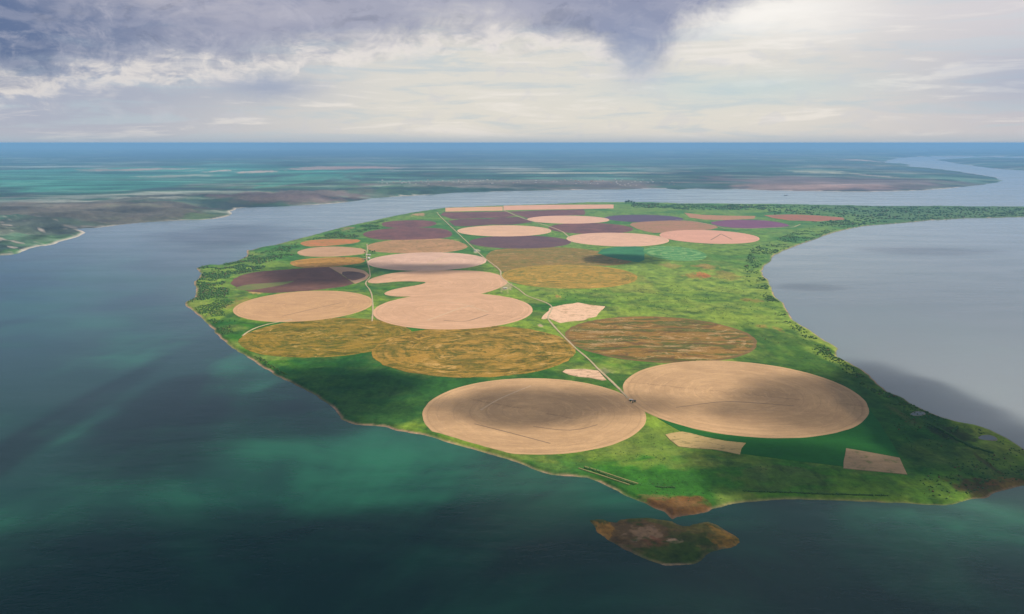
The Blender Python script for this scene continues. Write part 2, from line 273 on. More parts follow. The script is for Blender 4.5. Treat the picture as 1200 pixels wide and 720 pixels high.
TAN = ((0.56, 0.345, 0.21), (0.44, 0.27, 0.16)); TAN2 = ((0.60, 0.385, 0.225), (0.44, 0.28, 0.165))
PNK = ((0.68, 0.42, 0.29), (0.54, 0.33, 0.22)); PUR = ((0.22, 0.10, 0.095), (0.11, 0.06, 0.065))
FIELDS = [
 (ell(495,757,443.5,533), 1, 'tan', TAN2, 'large bare tan circular field at the lower left shore, its upper half darkened by cloud shade'),
 (ell(730,1018,423,514), 2, 'tan', TAN2, 'largest bare tan circular field, nearest the right end of the peninsula'),
 (ell(662,887,371,425.5), 1, 'strip', ((0.29,0.165,0.045),(0.105,0.115,0.025)), 'rust and green striped circular field beside the straight road'),
 (ell(436,674,382,442.5), 2, 'gold', ((0.39,0.23,0.045),(0.125,0.115,0.016)), 'golden circular field with pale swaths, left of the straight road'),
 (ell(280,482,373,419), 1, 'gold', ((0.33,0.21,0.032),(0.125,0.125,0.016)), 'golden circular field nearest the left shore, streaked with green'),
 (ell(437,624,344,386.5), 3, 'tan', PNK, 'wide pinkish tan circular field in the middle of the peninsula, directly above the golden field'),
 (ell(273,437,341,377.5), 2, 'tan', ((0.60,0.37,0.21),(0.48,0.29,0.17)), 'smooth tan circular field beside the left shore, above the golden one'),
 (pol((430,331),(433,327.5),(440,325),(455,321),(475,318.5),(505,317),(540,317),(570,318.5),(588,323),(597,331),(585,338),(570,343),(553,347),(530,350),(500,347.5),(478,347.8),(460,347.5),(449,345),(455,341),(470,337.5),(490,334.5),(502,331),(485,329.8),(465,330),(450,331.5),(438,332.5), smooth=1), 2, 'tan', PNK, 'tan field with a forked left edge, just above the wide pinkish one'),
 (ell(430,570,296,317.5), 2, 'tan', ((0.70,0.47,0.36),(0.55,0.36,0.28)), 'pale pink circular field between the left track and the straight road'),
 (pol((430,292),(431,287),(445,283.5),(465,281),(490,279.6),(515,279.5),(535,282),(549,288),(545,292),(530,295),(505,297),(480,297),(455,296.5),(438,295), smooth=1), 1, 'rough', ((0.50,0.28,0.15),(0.30,0.19,0.09)), 'brown stubble field right of the trees at the farm'),
 (pol((347,296),(355,292.5),(370,290),(390,289),(410,290),(428,292),(429,297),(415,299.3),(390,301),(370,301.2),(353,300), smooth=1), 2, 'tan', TAN, 'small light tan field left of the farm'),
 (pol((353,287),(352,284.5),(362,282),(385,280.2),(405,280.2),(424,281),(418,285),(400,287),(375,289),(360,289), smooth=1), 1, 'rough', ((0.58,0.20,0.08),(0.34,0.20,0.07)), 'thin orange strip field nearest the upper left shore'),
 (pol((338,308),(350,304.5),(370,302.5),(400,301.5),(426,302),(428,308),(405,311),(385,313),(360,314.5),(345,312.5), smooth=1), 1, 'gold', ((0.50,0.25,0.06),(0.30,0.18,0.04)), 'orange brown field just below the small light tan one'),
 (pol((270,333),(274,327),(282,323),(296,319.5),(310,318),(343,315.5),(372,313.5),(385,313),(400,322),(415,332.5),(403,336),(380,339),(360,341),(327,343.3),(310,343.5),(293,342),(280,338.5)), 1, 'dark', ((0.20,0.10,0.075),(0.12,0.062,0.05)), 'dark brown ploughed field at the left shore'),
 (pol((385,313),(400,312.8),(415,314.5),(427,317.5),(433,322.5),(429,327.5),(421,331),(416,332.8),(400,321.5)), 2, 'tan', ((0.50,0.31,0.20),(0.40,0.25,0.16)), 'small tan wedge joined to the right end of the dark brown field'),
 (pol((398,319.5),(410,318),(425,320),(430,324),(420,328),(411,329.5),smooth=1), 3, 'dark', ((0.17,0.10,0.08),(0.11,0.065,0.055)), 'small dark ploughed patch inside the tan wedge'),
 (pol((274,338),(290,333.5),(312,332.2),(335,330.5),(347,329),(335,333.5),(315,337),(298,340),(284,340.5),smooth=1), 2, 'green', ((0.12,0.18,0.05),(0.20,0.19,0.07)), 'green grassy sliver crossing the dark brown field'),
 (pol((446,262),(455,259.5),(480,258),(500,258.5),(513,261),(508,265),(490,267),(465,267.5),(450,266), smooth=1), 1, 'dark', PUR, 'plum coloured field, upper of the two beside the upper left shore'),
 (pol((424,276),(428,272),(448,268.5),(475,267),(500,267),(522,268.5),(532,274),(525,279),(500,280.5),(470,281.5),(440,281), smooth=1), 2, 'dark', PUR, 'plum coloured field, lower of the two left of the straight road'),
 (ell(588,747,310.5,338.5), 2, 'gold', ((0.46,0.27,0.045),(0.22,0.19,0.035)), 'golden green circular field right of the straight road'),
 (pol((568,303),(573,296),(583,292),(620,291),(655,289.5),(685,292),(712,296.5),(735,302),(742,308),(715,312),(690,311),(650,310.5),(620,313),(600,318),(588,320),(578,312), smooth=1), 1, 'gold', ((0.30,0.18,0.05),(0.17,0.16,0.04)), 'olive brown field behind the golden green circle'),
 (pol((522,243.8),(589,242.2),(589,247),(522,248.2)), 1, 'tan', ((0.72,0.42,0.25),(0.62,0.36,0.22)), 'left one of two long pale strip fields at the far shore'),
 (pol((590,241.4),(640,240.2),(719,240),(719,244.4),(660,245.4),(590,246.6)), 1, 'tan', ((0.72,0.40,0.28),(0.62,0.35,0.25)), 'right one of two long pale strip fields at the far shore'),
 (pol((516,252),(520,249),(560,248.6),(594,248),(606,252.5),(590,255.5),(560,256),(530,257), smooth=0), 1, 'dark', PUR, 'dark purple field just below the left pale strip'),
 (pol((525,259),(540,257),(575,256.6),(605,254.2),(616,256.5),(624,260.5),(600,263.5),(575,263.5),(550,265.3),(533,265), smooth=0), 1, 'dark', ((0.17,0.085,0.085),(0.11,0.06,0.065)), 'dark purple field touching the pale circle right of the road'),
 (pol((597,248.2),(640,246.6),(684,245.6),(686,249),(685,252),(655,253),(618,256),(606,252)), 1, 'dark', PUR, 'dark purple field just below the right pale strip'),
 (ell(536,646,264.3,277.3), 2, 'tan', ((0.74,0.47,0.31),(0.60,0.38,0.26)), 'pale circular field right of the upper end of the straight road'),
 (ell(550,669,276.3,291.5), 1, 'dark', ((0.16,0.09,0.095),(0.11,0.065,0.08)), 'dark purple oval field below the pale circle beside the road'),
 (ell(618,714,253,262.3), 2, 'tan', ((0.74,0.45,0.33),(0.62,0.38,0.28)), 'smallest and farthest pale circular field'),
 (ell(643,742,261.5,274.5), 1, 'dark', PUR, 'dark purple oval field between two pale ones in the middle distance'),
 (ell(664,784,273,289), 2, 'tan', ((0.74,0.46,0.33),(0.60,0.37,0.27)), 'pale circular field left of the pink one at the bright green circle'),
 (ell(773,890,269.8,286), 3, 'tan', ((0.70,0.38,0.28),(0.60,0.32,0.24)), 'pink circular field nearest the right bay'),
 (ell(709,801,251.8,260.8), 1, 'dark', ((0.12,0.085,0.14),(0.10,0.07,0.12)), 'bluish purple oval field far behind the pink circle'),
 (pol((734,262),(760,259.5),(795,258.3),(820,260.5),(845,266),(830,270),(790,270),(770,274),(750,270),smooth=1), 1, 'rough', ((0.42,0.20,0.14),(0.32,0.20,0.11)), 'reddish brown field behind the pink circle'),
 (pol((829,261.5),(845,258.3),(875,257.6),(905,259),(929,264.5),(915,266.5),(880,268),(850,266.8),smooth=1), 1, 'dark', ((0.22,0.085,0.17),(0.16,0.07,0.13)), 'violet field right of the reddish brown one'),
 (pol((802,249.5),(822,252),(850,253),(885,253.5),(884,256.5),(850,258),(825,257.5),(808,255)), 1, 'rough', ((0.48,0.22,0.14),(0.38,0.22,0.12)), 'narrow orange brown field behind the violet one'),
 (pol((895,252.5),(925,251.5),(955,252.5),(988,255.3),(990,257.5),(960,259.6),(925,258.5),(905,255.5)), 1, 'rough', ((0.42,0.15,0.09),(0.28,0.14,0.10)), 'red tinged field nearest the wooded neck of land'),
 (ell(754,828,288.6,306), 2, 'ring', ((0.22,0.42,0.15),(0.08,0.24,0.08)), 'bright green circular field with pale rings'),
 (pol((700,297),(706,292.5),(722,289.5),(742,288.6),(755,290),(755,305),(748,307.5),(730,305),(712,301),smooth=0), 1, 'green', ((0.06,0.24,0.10),(0.04,0.16,0.08)), 'teal green half circle joined to the bright green ringed field'),
 (pol((634,373.5),(640,367),(645,362),(649,360),(660,357.5),(678,355),(692,358),(708,359.5),(705,364.5),(697,371),(684,375.5),(666,377),(656,379),(643,373),(637,374.5)), 2, 'scrape', ((0.78,0.52,0.36),(0.46,0.30,0.17)), 'bare pinkish sand patch with ragged edges beside the road bend'),
 (pol((659,436.5),(664,433.5),(672,432.8),(684,432.8),(701,434.8),(706,440),(711,445.5),(705,446.3),(693,443.5),(680,442.5),(668,439.5),smooth=0), 2, 'scrape', ((0.72,0.48,0.33),(0.36,0.24,0.14)), 'small bare sand patch with a dark hollow between the two largest tan circles'),
 (pol((782,510),(788,508),(800,507),(810,508.5),(827,512.5),(850,517),(873,520),(870,526),(868,532),(850,530),(833,527),(810,525.5),(796,523),(788,516)), 3, 'scrape', ((0.50,0.36,0.16),(0.30,0.24,0.10)), 'ragged straw coloured patch below the two largest circles'),
 (pol((992,526),(1023,531.5),(1055,537),(1062,556),(1024,552.5),(988,549)), 3, 'rough', ((0.42,0.29,0.17),(0.28,0.20,0.12)), 'rectangular brown plot in the green at the right end'),
 (pol((770,490),(830,508),(900,514),(960,510),(1018,478),(1030,495),(1053,533),(1055,538),(992,527),(989,547),(940,541),(900,536),(868,532),(872,520),(828,512.5),(800,507)), 1, 'green', ((0.022,0.14,0.022),(0.018,0.11,0.018)), 'smooth deep green crop wedge under the largest tan circle'),
]
ROADS = [
 ([(512,249),(516,254),(525,262.5),(535,272),(546,282.5),(557,293),(567,302),(575,308),(582,313),(587,318),(586.5,323),(590,328),(597,333),(606,338),(612,342.5),(616,346.5),(626,350),(635,353),(644,356.5),(648,360),(645,366),(641,373),(649,382.5),(658,392),(667,401),(676,410),(686,417.5),(695,426),(699,431.5),(708,439),(717,447.5),(728,458.5),(736,467)],
  6.5, 'dirt_road', 'long pale dirt road running straight down the middle of the peninsula', 'road'),
 ([(430,286),(430.5,292),(429.5,300),(430,306),(433,316),(434,325),(429,330),(428,333.5),(433,339),(435.5,345),(436.5,352),(437,362),(436,377)],
  5.0, 'dirt_track', 'winding pale dirt track past the farm and the tan fields on the left', 'track'),
 ([(590,246.5),(597,249.5),(605,253),(614,256.5),(632,262),(648,267),(660,272),(668,279)], 9.0, 'dirt_track', 'short straight pale track between the far purple fields', 'track'),
 ([(792,257.5),(815,260),(835,264),(852,268.5),(870,268.5),(905,267),(930,266.5),(938,263)], 7.0, 'dirt_track', 'curved pale track skirting the reddish brown field toward the right bay', 'track'),
 ([(284,394),(290,388.5),(302,383.3),(320,378.6),(342,375)], 6.0, 'dirt_track', 'narrow tan track along the left tip of the golden field', 'track'),
]
P_ROADS = [gpoly(r[0], 6.0) for r in ROADS]

# small details of land colour, albedo patches on the ground, some with shade painted in: photo ellipse (xl,xr,yt,yb), colour, strength
PEN_PATCH = [
 ((240,560,420,525), (0.018,0.105,0.020), .85), ((420,760,425,470), (0.022,0.10,0.015), .7), ((880,1110,395,535), (0.022,0.095,0.012), .75), ((600,900,548,590), (0.030,0.13,0.012), .6), ((230,300,335,420), (0.02,0.10,0.02), .6), ((430,520,300,345), (0.03,0.12,0.03), .6),  # deep green grass, with cloud shade darkened into its colour
 ((814,832,318.5,325), (0.50,0.13,0.05), .7), ((800,825,321,326),(0.40,0.16,0.05),.5),((870,895,350,355), (0.36,0.14,0.05), .4), ((885,900,381,386), (0.36,0.14,0.05), .4), ((812,842,310,316), (0.45,0.22,0.08), .5),
 ((775,800,309,315), (0.42,0.22,0.09), .4), ((835,870,318,328), (0.40,0.20,0.07), .35), ((905,918,384,390), (0.36,0.14,0.05), .35), ((690,760,318,345), (0.30,0.22,0.06), .25),
 ((650,657,346,349), (0.6,0.25,0.08), .6), ((630,637,381,384), (0.6,0.4,0.3), .7), ((482,500,250,253.5), (0.55,0.30,0.18), .7), ((400,415,266,270),(0.42,0.25,0.14),.5),
 ((756,762,289,300), (0.62,0.42,0.12), .8), ((555,562,292,297),(0.6,0.5,0.4),.6), ((584,600,330,342),(0.55,0.40,0.28),.5),
 ((753,835,580,612), (0.16,0.08,0.022), 1.0), ((745,790,579,586), (0.26,0.15,0.06), .4), ((782,824,586,596), (0.26,0.15,0.05), .4),  # brown spit, its dim sunlight darkened into the colour
 ((690,860,500,545), (0.19,0.25,0.04), .55), ((560,700,540,560), (0.05,0.17,0.03), .5), ((850,980,545,575), (0.10,0.13,0.04), .4), ((440,600,400,440), (0.10,0.17,0.04), .5),
 ((1060,1160,520,560), (0.07,0.15,0.02), .5), ((1110,1180,560,582), (0.10,0.05,0.02), .7), ((1160,1215,560,576), (0.30,0.10,0.04), .5), ((1150,1200,530,556), (0.10,0.20,0.02), .6),
 ((1085,1140,497,520), (0.035,0.03,0.015), .6), ((1120,1150,470,500), (0.12,0.13,0.04), .6), ((1140,1170,530,555), (0.07,0.035,0.02), .5), ((1040,1075,475,500),(0.12,0.12,0.04),.4),
 ((955,985,390,412), (0.18,0.24,0.06), .5), ((265,300,350,362), (0.30,0.22,0.06), .6), ((290,312,340,344.5), (0.70,0.38,0.18), .6), ((240,262,360,372), (0.22,0.20,0.05), .4),
 ((700,718,432,438),(0.5,0.38,0.26),.3),((730,748,467,476),(0.33,0.27,0.2),.8),
]
ISLE_PATCH = [((700,790,606,640), (0.20,0.11,0.045), .8), ((694,720,608,630), (0.40,0.20,0.035), .8), ((735,775,615,632), (0.42,0.26,0.15), .6), ((783,800,630,636), (0.55,0.36,0.22), .9),
 ((830,870,615,642), (0.38,0.20,0.03), .85), ((755,785,628,645), (0.26,0.09,0.04), .6), ((735,830,633,662), (0.05,0.095,0.01), .85), ((785,850,612,630), (0.15,0.12,0.03), .6), ((790,840,622,640),(0.05,0.09,0.012),.6)]
MAIN_PATCH = [
 ((-400,400,194,249), (0.03,0.30,0.20), .85), ((-200,260,243,262), (0.19,0.13,0.085), .75), ((-100,130,258,285), (0.10,0.10,0.06), .7), ((260,420,228,240), (0.24,0.12,0.11), .8),
 ((0,90,283,300), (0.07,0.20,0.03), .9), ((40,130,272,283), (0.08,0.17,0.04), .7), ((210,260,251,258), (0.14,0.24,0.06), .8), ((300,420,205,222), (0.04,0.36,0.22), .7),
 ((150,260,198,214), (0.04,0.34,0.24), .7), ((100,215,199,203), (0.60,0.36,0.24), .8), ((215,235,201,204),(0.7,0.5,0.35),.6), ((240,272,201.3,204), (0.80,0.55,0.40), .9), ((280,330,201.3,205), (0.75,0.5,0.36), .8), ((335,470,197,201), (0.72,0.38,0.30), .8),
 ((0,130,195,199),(0.30,0.40,0.35),.6),((160,250,207,211), (0.55,0.50,0.36), .6), ((130,470,210,214),(0.12,0.3,0.2),.4),((600,780,204.5,206.3), (0.70,0.6,0.4), .8), ((460,620,196.5,199.5), (0.35,0.42,0.34), .6), ((620,760,210,214.5), (0.16,0.40,0.28), .5), ((400,560,213,216.5), (0.14,0.36,0.26), .6),
 ((430,800,213.5,222), (0.26,0.15,0.13), .6), ((0,620,177,189), (0.03,0.06,0.09), .9), ((600,900,180,196), (0.05,0.10,0.12), .5), ((380,800,186,200),(0.05,0.10,0.12),.4),  # the dark blue band is a distant cloud's shadow painted into the land
 ((820,1110,209,224), (0.22,0.12,0.13), .8), ((860,1040,218.6,224), (0.46,0.24,0.19), .6), ((920,1000,201,205.5), (0.62,0.58,0.34), .8), ((1000,1050,205.5,211), (0.60,0.44,0.34), .7), ((1060,1180,204,220), (0.09,0.22,0.15), .8),
 ((980,1150,193,208), (0.05,0.12,0.16), .7), ((820,1000,198,204),(0.10,0.30,0.22),.5),((915,960,179.5,185), (0.60,0.5,0.45), .6), ((980,1040,187.7,191), (0.80,0.5,0.36), .8), ((800,1000,181,186), (0.14,0.22,0.2), .4),
]
MAIN_PATCH = [(a, tuple(.95 * (.2 * sum(c) / 3 + .7 * v) + k for v, k in zip(c, (0, .01, .01))), s_ * .9) for a, c, s_ in MAIN_PATCH]
def apply_patches(x, y, col, patches, seed, warp=0.12):
    for i, ((a, b, c, d), rgb, s) in enumerate(patches):
        _, cx, cy, rx, ry = ell(a, b, max(c, Y0 + 2), d)
        sel = (np.abs(x - cx) < rx * 1.7) & (np.abs(y - cy) < ry * 1.7)
        if not sel.any(): continue
        xs, ys = x[sel], y[sel]
        sc = max(rx, 20) * 0.35
        w = (fbm(xs, ys * rx / ry, sc, seed + i * 7, 3) - 0.5) * 1.5
        r = np.sqrt(((xs - cx) / rx) ** 2 + ((ys - cy) / ry) ** 2) + w
        m = sstep(r, 1.15, 0.70) * s
        col[sel] = col[sel] * (1 - m[:, None]) + np.array(rgb) * m[:, None]
    return col

# ------------------------------------------------------------------ land heights
def field_clear(x, y):
    """0 on and beside fields, ponds and roads, 1 well away from them (so that sheets lie flat)"""
    best = np.full(x.shape, 1e9)
    for f in FIELDS:
        s = f[0]
        if s[0] == 'E':
            _, cx, cy, rx, ry = s
            d = (np.sqrt(((x - cx) / rx) ** 2 + ((y - cy) / ry) ** 2) - 1) * min(rx, ry)
        else:
            P = s[1]; c = P.mean(0); rad = np.max(np.hypot(*(P - c).T)) + 150
            d = np.full(x.shape, 1e9); sel = np.hypot(x - c[0], y - c[1]) < rad
            if sel.any(): d[sel] = -seg_dist(x[sel], y[sel], P)
        best = np.minimum(best, d)
    for P in P_ROADS:
        lo = P.min(0) - 90; hi = P.max(0) + 90
        sel = (x > lo[0]) & (x < hi[0]) & (y > lo[1]) & (y < hi[1])
        if sel.any(): best[sel] = np.minimum(best[sel], seg_dist(x[sel], y[sel], P, False) - 10)
    return sstep(best, 8, 70)
def coarse(y):        # depth of a mesh cell at this distance: fine relief fades where cells are long
    return np.clip(45.0 / ((y / HC + .2) ** 2 * HC / 967.0 + 1), 0, 1)
def pen_height(x, y, with_sd=False):
    w = (fbm(x, y, 60, 5, 3) - 0.5)
    sd = seg_dist(x, y, P_PEN) + w * (10 + 0.0015 * np.maximum(y, 0))
    clr = field_clear(x, y)
    land = sstep(sd, 0, 9) * 0.9 + sstep(sd, 5, 18) * 5.1
    rough = (fbm(x, y, 170, 21, 4) - 0.5) * 16 * coarse(y) * clr * sstep(sd, 20, 90)
    gul = np.abs(fbm(x, y, 90, 33, 3) - 0.5) * -20 * coarse(y) * clr * sstep(sd, 150, 20) * sstep(sd, 5, 30) * sstep(x, 900, 1300)
    z = np.where(sd > 0, land, np.maximum(sd * 0.06, -3.0)) + rough + gul
    z = np.where(sd > 10, np.maximum(z, 1.2), z)
    return (z, sd, clr) if with_sd else z
def isle_height(x, y):
    sd = seg_dist(x, y, P_ISLE) + (fbm(x, y, 22, 9, 3) - 0.5) * 7
    z = np.where(sd > 0, sstep(sd, 0, 12) * 0.8 + sstep(sd, 8, 40) * 2.0 + (fbm(x, y, 30, 3, 3) - .5) * 1.6 * sstep(sd, 5, 30), np.maximum(sd * 0.06, -3.0))
    return z, sd
def main_height(x, y, P, with_sd=False):
    sd = seg_dist(x, y, P) + (fbm(x, y, 420, 15, 4) - 0.5) * np.clip(0.012 * y, 40, 180)
    far = sstep(sd, 30, 900)
    bluff = (fbm(x, y, 260, 41, 4) - 0.45) * 95 * sstep(sd, 20, 250) * sstep(sd, 3500, 800) * sstep(x, 3000, -1500)
    z = np.where(sd > 0, sstep(sd, 0, 60) * 6 + far * 24 + fbm(x, y, 2600, 8, 4) * 50 * far + bluff, np.maximum(sd * 0.02, -3.0))
    z = np.where(sd > 20, np.maximum(z, 1.5), z)
    z = z - 8 * sstep(y, 60000, 220000)
    return (z, sd) if with_sd else z

# grid whose cells grow with distance from the air camera's track
def fan_grid(x0, x1, v0, v1, sx, sv):
    vs = [v0]
    while vs[-1] < v1: vs.append(vs[-1] + sv(vs[-1]))
    xs = np.unique(np.concatenate([np.arange(max(x0, -170), min(x1, 1370) + .1, sx),
          -170 - 25 * (1.12 ** np.arange(0, 45) - 1) / .12 if x0 < -170 else [],
          1370 + 25 * (1.12 ** np.arange(0, 45) - 1) / .12 if x1 > 1370 else []]))
    xs = xs[(xs >= x0) & (xs <= x1)]
    PX, PY = np.meshgrid(xs, np.array(vs) + Y0)
    X, Y = G(PX, PY, 0.0)
    return X, Y
def grid_mesh(name, X, Y, Z, keep, mat, attrs, smooth=True):
    r, c = X.shape; idx = np.arange(r * c).reshape(r, c)
    q = np.stack([idx[:-1, :-1], idx[1:, :-1], idx[1:, 1:], idx[:-1, 1:]], -1).reshape(-1, 4)
    k = keep.ravel(); q = q[k[q].any(1)]
    used = np.unique(q); remap = np.full(r * c, -1); remap[used] = np.arange(len(used))
    V = np.stack([X.ravel(), Y.ravel(), Z.ravel()], 1)[used]
    return mesh_obj(name, V, remap[q], mat, attrs={n: a.reshape(r * c, -1).squeeze()[used] for n, a in attrs.items()}, smooth=smooth)

# ------------------------------------------------------------------ materials
def new_mat(name):
    m = bpy.data.materials.new(name); m.use_nodes = True; m.node_tree.nodes.clear(); t = NT(m.node_tree)
    b = t.n.new('ShaderNodeBsdfPrincipled'); o = t.n.new('ShaderNodeOutputMaterial'); t.l.new(b.outputs[0], o.inputs[0])
    return m, t, b
def bump(t, b, h, strength, dist):
    n = t.n.new('ShaderNodeBump'); n.inputs['Strength'].default_value = strength; n.inputs['Distance'].default_value = dist
    t.put(n.inputs['Height'], h); t.l.new(n.outputs[0], b.inputs['Normal'])
def matte(b, r=0.9, spec=0.15):
    b.inputs['Roughness'].default_value = r; b.inputs['Specular IOR Level'].default_value = spec
def flat_mat(name, rgb, var=0.25, scale=0.4, rough=0.85):
    m, t, b = new_mat(name); matte(b, rough)
    p = t.n.new('ShaderNodeNewGeometry').outputs['Position']
    n = t.noise(p, scale, 4, 0.6)
    t.put(b.inputs['Base Color'], t.mix(n, tuple(c * (1 - var) for c in rgb), tuple(c * (1 + var) for c in rgb)))
    return m
def land_mat(name, amt=1.0):
    """ground: colour baked per vertex from land patches, finer mottling from noise"""
    m, t, b = new_mat(name); matte(b, 0.95, 0.1)
    at = t.n.new('ShaderNodeAttribute'); at.attribute_name = 'soil_shade'
    p = t.n.new('ShaderNodeNewGeometry').outputs['Position']
    n1 = t.noise(p, 0.012, 5, 0.65); n2 = t.noise(p, 0.09, 4, 0.7); n3 = t.noise(t.mapping(p, (1, .35, 1), (0, 0, .5)), 0.03, 4, 0.6, 1.0)
    k = t.add(t.mul(t.sub(n1, .5), 1.1 * amt), t.add(t.mul(t.sub(n2, .5), 1.1 * amt), t.mul(t.sub(n3, .5), 0.9 * amt)))
    k = t.math('MAXIMUM', t.add(1.0, k), 0.25)
    c = t.vmath('MULTIPLY', at.outputs['Color'], t.comb(t.math('POWER', k, 1.15), k, t.math('POWER', k, 0.9)))
    t.put(b.inputs['Base Color'], c)
    bump(t, b, t.add(n2, n1), 0.6, 3.0)
    return m
M_LAND = land_mat("grassland", 1.15); M_MAIN = land_mat("far_farmland", 0.75)

def field_mat(kind, cols, seed, rot, R0=None):
    m, t, b = new_mat("field_" + kind); matte(b, 0.95, 0.08)
    c1, c2 = cols
    o = t.n.new('ShaderNodeTexCoord').outputs['Object']
    o = t.mapping(o, loc=(seed * 211.0, 0, 0)) if False else o
    po = t.vmath('ADD', o, (seed * 913.0, seed * 377.0, 0))
    X, Y, Z = t.xyz(o)
    r = t.math('SQRT', t.add(t.mul(X, X), t.mul(Y, Y)))
    big = t.noise(po, 0.006, 5, 0.6, 0.6); mid = t.noise(po, 0.03, 5, 0.65); fine = t.noise(po, 0.13, 4, 0.7)
    row = t.noise(t.mapping(po, (0.22, 1.0, 1), (0, 0, rot)), 0.035, 5, 0.65, 0.8)
    ct = t.math('DIVIDE', X, t.add(r, 1.0)); st_ = t.math('DIVIDE', Y, t.add(r, 1.0))
    arc = t.noise(t.comb(t.add(t.mul(ct, 1.6), seed * 3.1), t.mul(st_, 1.6), t.add(t.mul(r, 0.05), t.mul(mid, 1.2))), 1.0, 6, 0.68, 0.5)
    if kind == 'tan':
        k = t.add(t.mul(big, 0.5), t.add(t.mul(mid, 0.22), t.add(t.mul(row, 0.28), t.mul(fine, 0.15))))
        col = t.mix(t.ss(k, 0.40, 0.72), c1, c2)
        col = t.mix(t.mul(t.ss(row, 0.60, 0.72), 0.28), col, tuple(min(1, c * 1.35) for c in c1))
        ring = t.math('FRACT', t.math('DIVIDE', t.add(r, t.mul(mid, 6.0)), 49.0))
        ring = t.mul(t.ss(t.math('ABSOLUTE', t.sub(ring, .5)), 0.44, 0.49), t.ss(fine, 0.35, 0.6))
        col = t.mix(t.mul(ring, 0.30), col, tuple(c * 0.62 for c in c2))
        # a damp streak or old spoke track
        sx = t.xyz(t.mapping(o, (1, 1, 1), (0, 0, rot + 0.7)))[1]
        tr = t.mul(t.ss(t.math('ABSOLUTE', t.add(sx, t.mul(t.sub(mid, .5), 40.0))), 5.0, 1.0), t.ss(big, 0.45, 0.55))
        col = t.mix(t.mul(tr, 0.5), col, tuple(c * 0.55 for c in c2))
        col = t.mix(t.mul(t.ss(arc, 0.50, 0.66), 0.24), col, c2); col = t.mix(t.mul(t.ss(arc, 0.47, 0.36), 0.30), col, tuple(min(1, c * 1.25) for c in c1))
        hgt = t.add(row, t.add(arc, t.mul(fine, 0.5)))
    elif kind == 'gold':
        warp = t.vmath('ADD', po, t.comb(0.0, t.mul(t.sub(big, .5), 240.0), 0.0))
        sw = t.noise(t.mapping(warp, (0.30, 1.0, 1), (0, 0, rot)), 0.016, 7, 0.66, 1.4)
        sw2 = t.noise(t.mapping(warp, (0.28, 1.0, 1), (0, 0, rot + .2)), 0.035, 5, 0.65, 1.0)
        col = t.mix(t.ss(t.add(t.mul(sw, .45), t.add(t.mul(mid, .2), t.mul(arc, .35))), 0.43, 0.57), c2, c1)
        col = t.mix(t.mul(t.ss(sw2, 0.54, 0.64), t.ss(big, 0.35, 0.60)), col, tuple(min(1, a * 1.15 + b2) for a, b2 in zip(c1, (0.09, 0.07, 0.06))))
        col = t.mix(t.mul(t.ss(sw2, 0.46, 0.36), 0.7), col, tuple(c * 0.55 for c in c2))
        hgt = t.add(sw, sw2)
    elif kind == 'strip':
        yy = t.add(Y, t.add(t.mul(t.sub(t.noise(t.mapping(po,(.4,1,1)), 0.006, 4, .6, 1.0), .5), 520.0), t.mul(X, 0.05)))
        st = t.math('SINE', t.mul(yy, 0.040))
        f = t.ss(t.add(st, t.add(t.mul(t.sub(row, .5), 6.0), t.mul(t.sub(mid, .5), 3.0))), -0.9, 0.7)
        col = t.mix(f, c2, c1)
        lin = t.noise(t.mapping(t.vmath('ADD', po, t.comb(0.0, t.mul(t.sub(big, .5), 200.0), 0.0)), (.16, 1.1, 1), (0, 0, .08)), 0.035, 6, .66, 0.8)
        col = t.mix(t.mul(t.ss(lin, 0.52, 0.60), 0.75), col, (0.13, 0.075, 0.03))
        col = t.mix(t.mul(t.ss(lin, 0.46, 0.41), t.mul(t.ss(arc, 0.35, 0.55), 0.85)), col, (0.46, 0.31, 0.15))
        col = t.mix(t.mul(t.ss(fine, 0.58, 0.72), t.ss(row, 0.5, 0.6)), col, (0.50, 0.36, 0.20))
        rim = t.ss(r, 300.0, 345.0)
        rn = t.math('SQRT', t.add(t.math('POWER', t.math('DIVIDE', X, R0[0]), 2.0), t.math('POWER', t.math('DIVIDE', Y, R0[1]), 2.0)))
        col = t.mix(t.mul(t.ss(t.add(rn, t.mul(t.sub(mid, .5), .05)), .95, .975), .7), col, (0.20, 0.12, 0.05))
        hgt = t.add(mid, fine)
    elif kind == 'ring':
        q = t.math('FRACT', t.math('DIVIDE', t.add(r, t.mul(mid, 30.0)), 95.0))
        f = t.ss(t.math('ABSOLUTE', t.sub(q, .5)), 0.18, 0.42)
        col = t.mix(t.math('MULTIPLY', f, t.ss(mid, 0.3, 0.6)), c2, c1)
        col = t.mix(t.mul(t.ss(mid, 0.55, 0.66), 0.6), col, (0.50, 0.46, 0.22))
        hgt = fine
    elif kind == 'scrape':
        sw = t.noise(t.mapping(po, (0.5, 1.3, 1), (0, 0, rot)), 0.04, 6, 0.7, 1.5)
        col = t.mix(t.ss(sw, 0.50, 0.62), c1, c2)
        col = t.mix(t.mul(t.ss(fine, 0.6, 0.72), .6), col, (0.12, 0.12, 0.05))
        hgt = t.add(sw, fine)
    else:
        k = t.add(t.mul(big, 0.4), t.add(t.mul(mid, 0.3), t.mul(row, 0.3)))
        col = t.mix(t.ss(k, 0.38, 0.62), c1, c2)
        if kind == 'rough':
            col = t.mix(t.mul(t.ss(mid, 0.54, 0.66), 0.65), col, (0.15, 0.17, 0.05))
        if kind == 'dark':
            col = t.mix(t.mul(t.ss(row, 0.56, 0.68), 0.35), col, tuple(c * 1.7 for c in c1))
        hgt = t.add(row, mid)
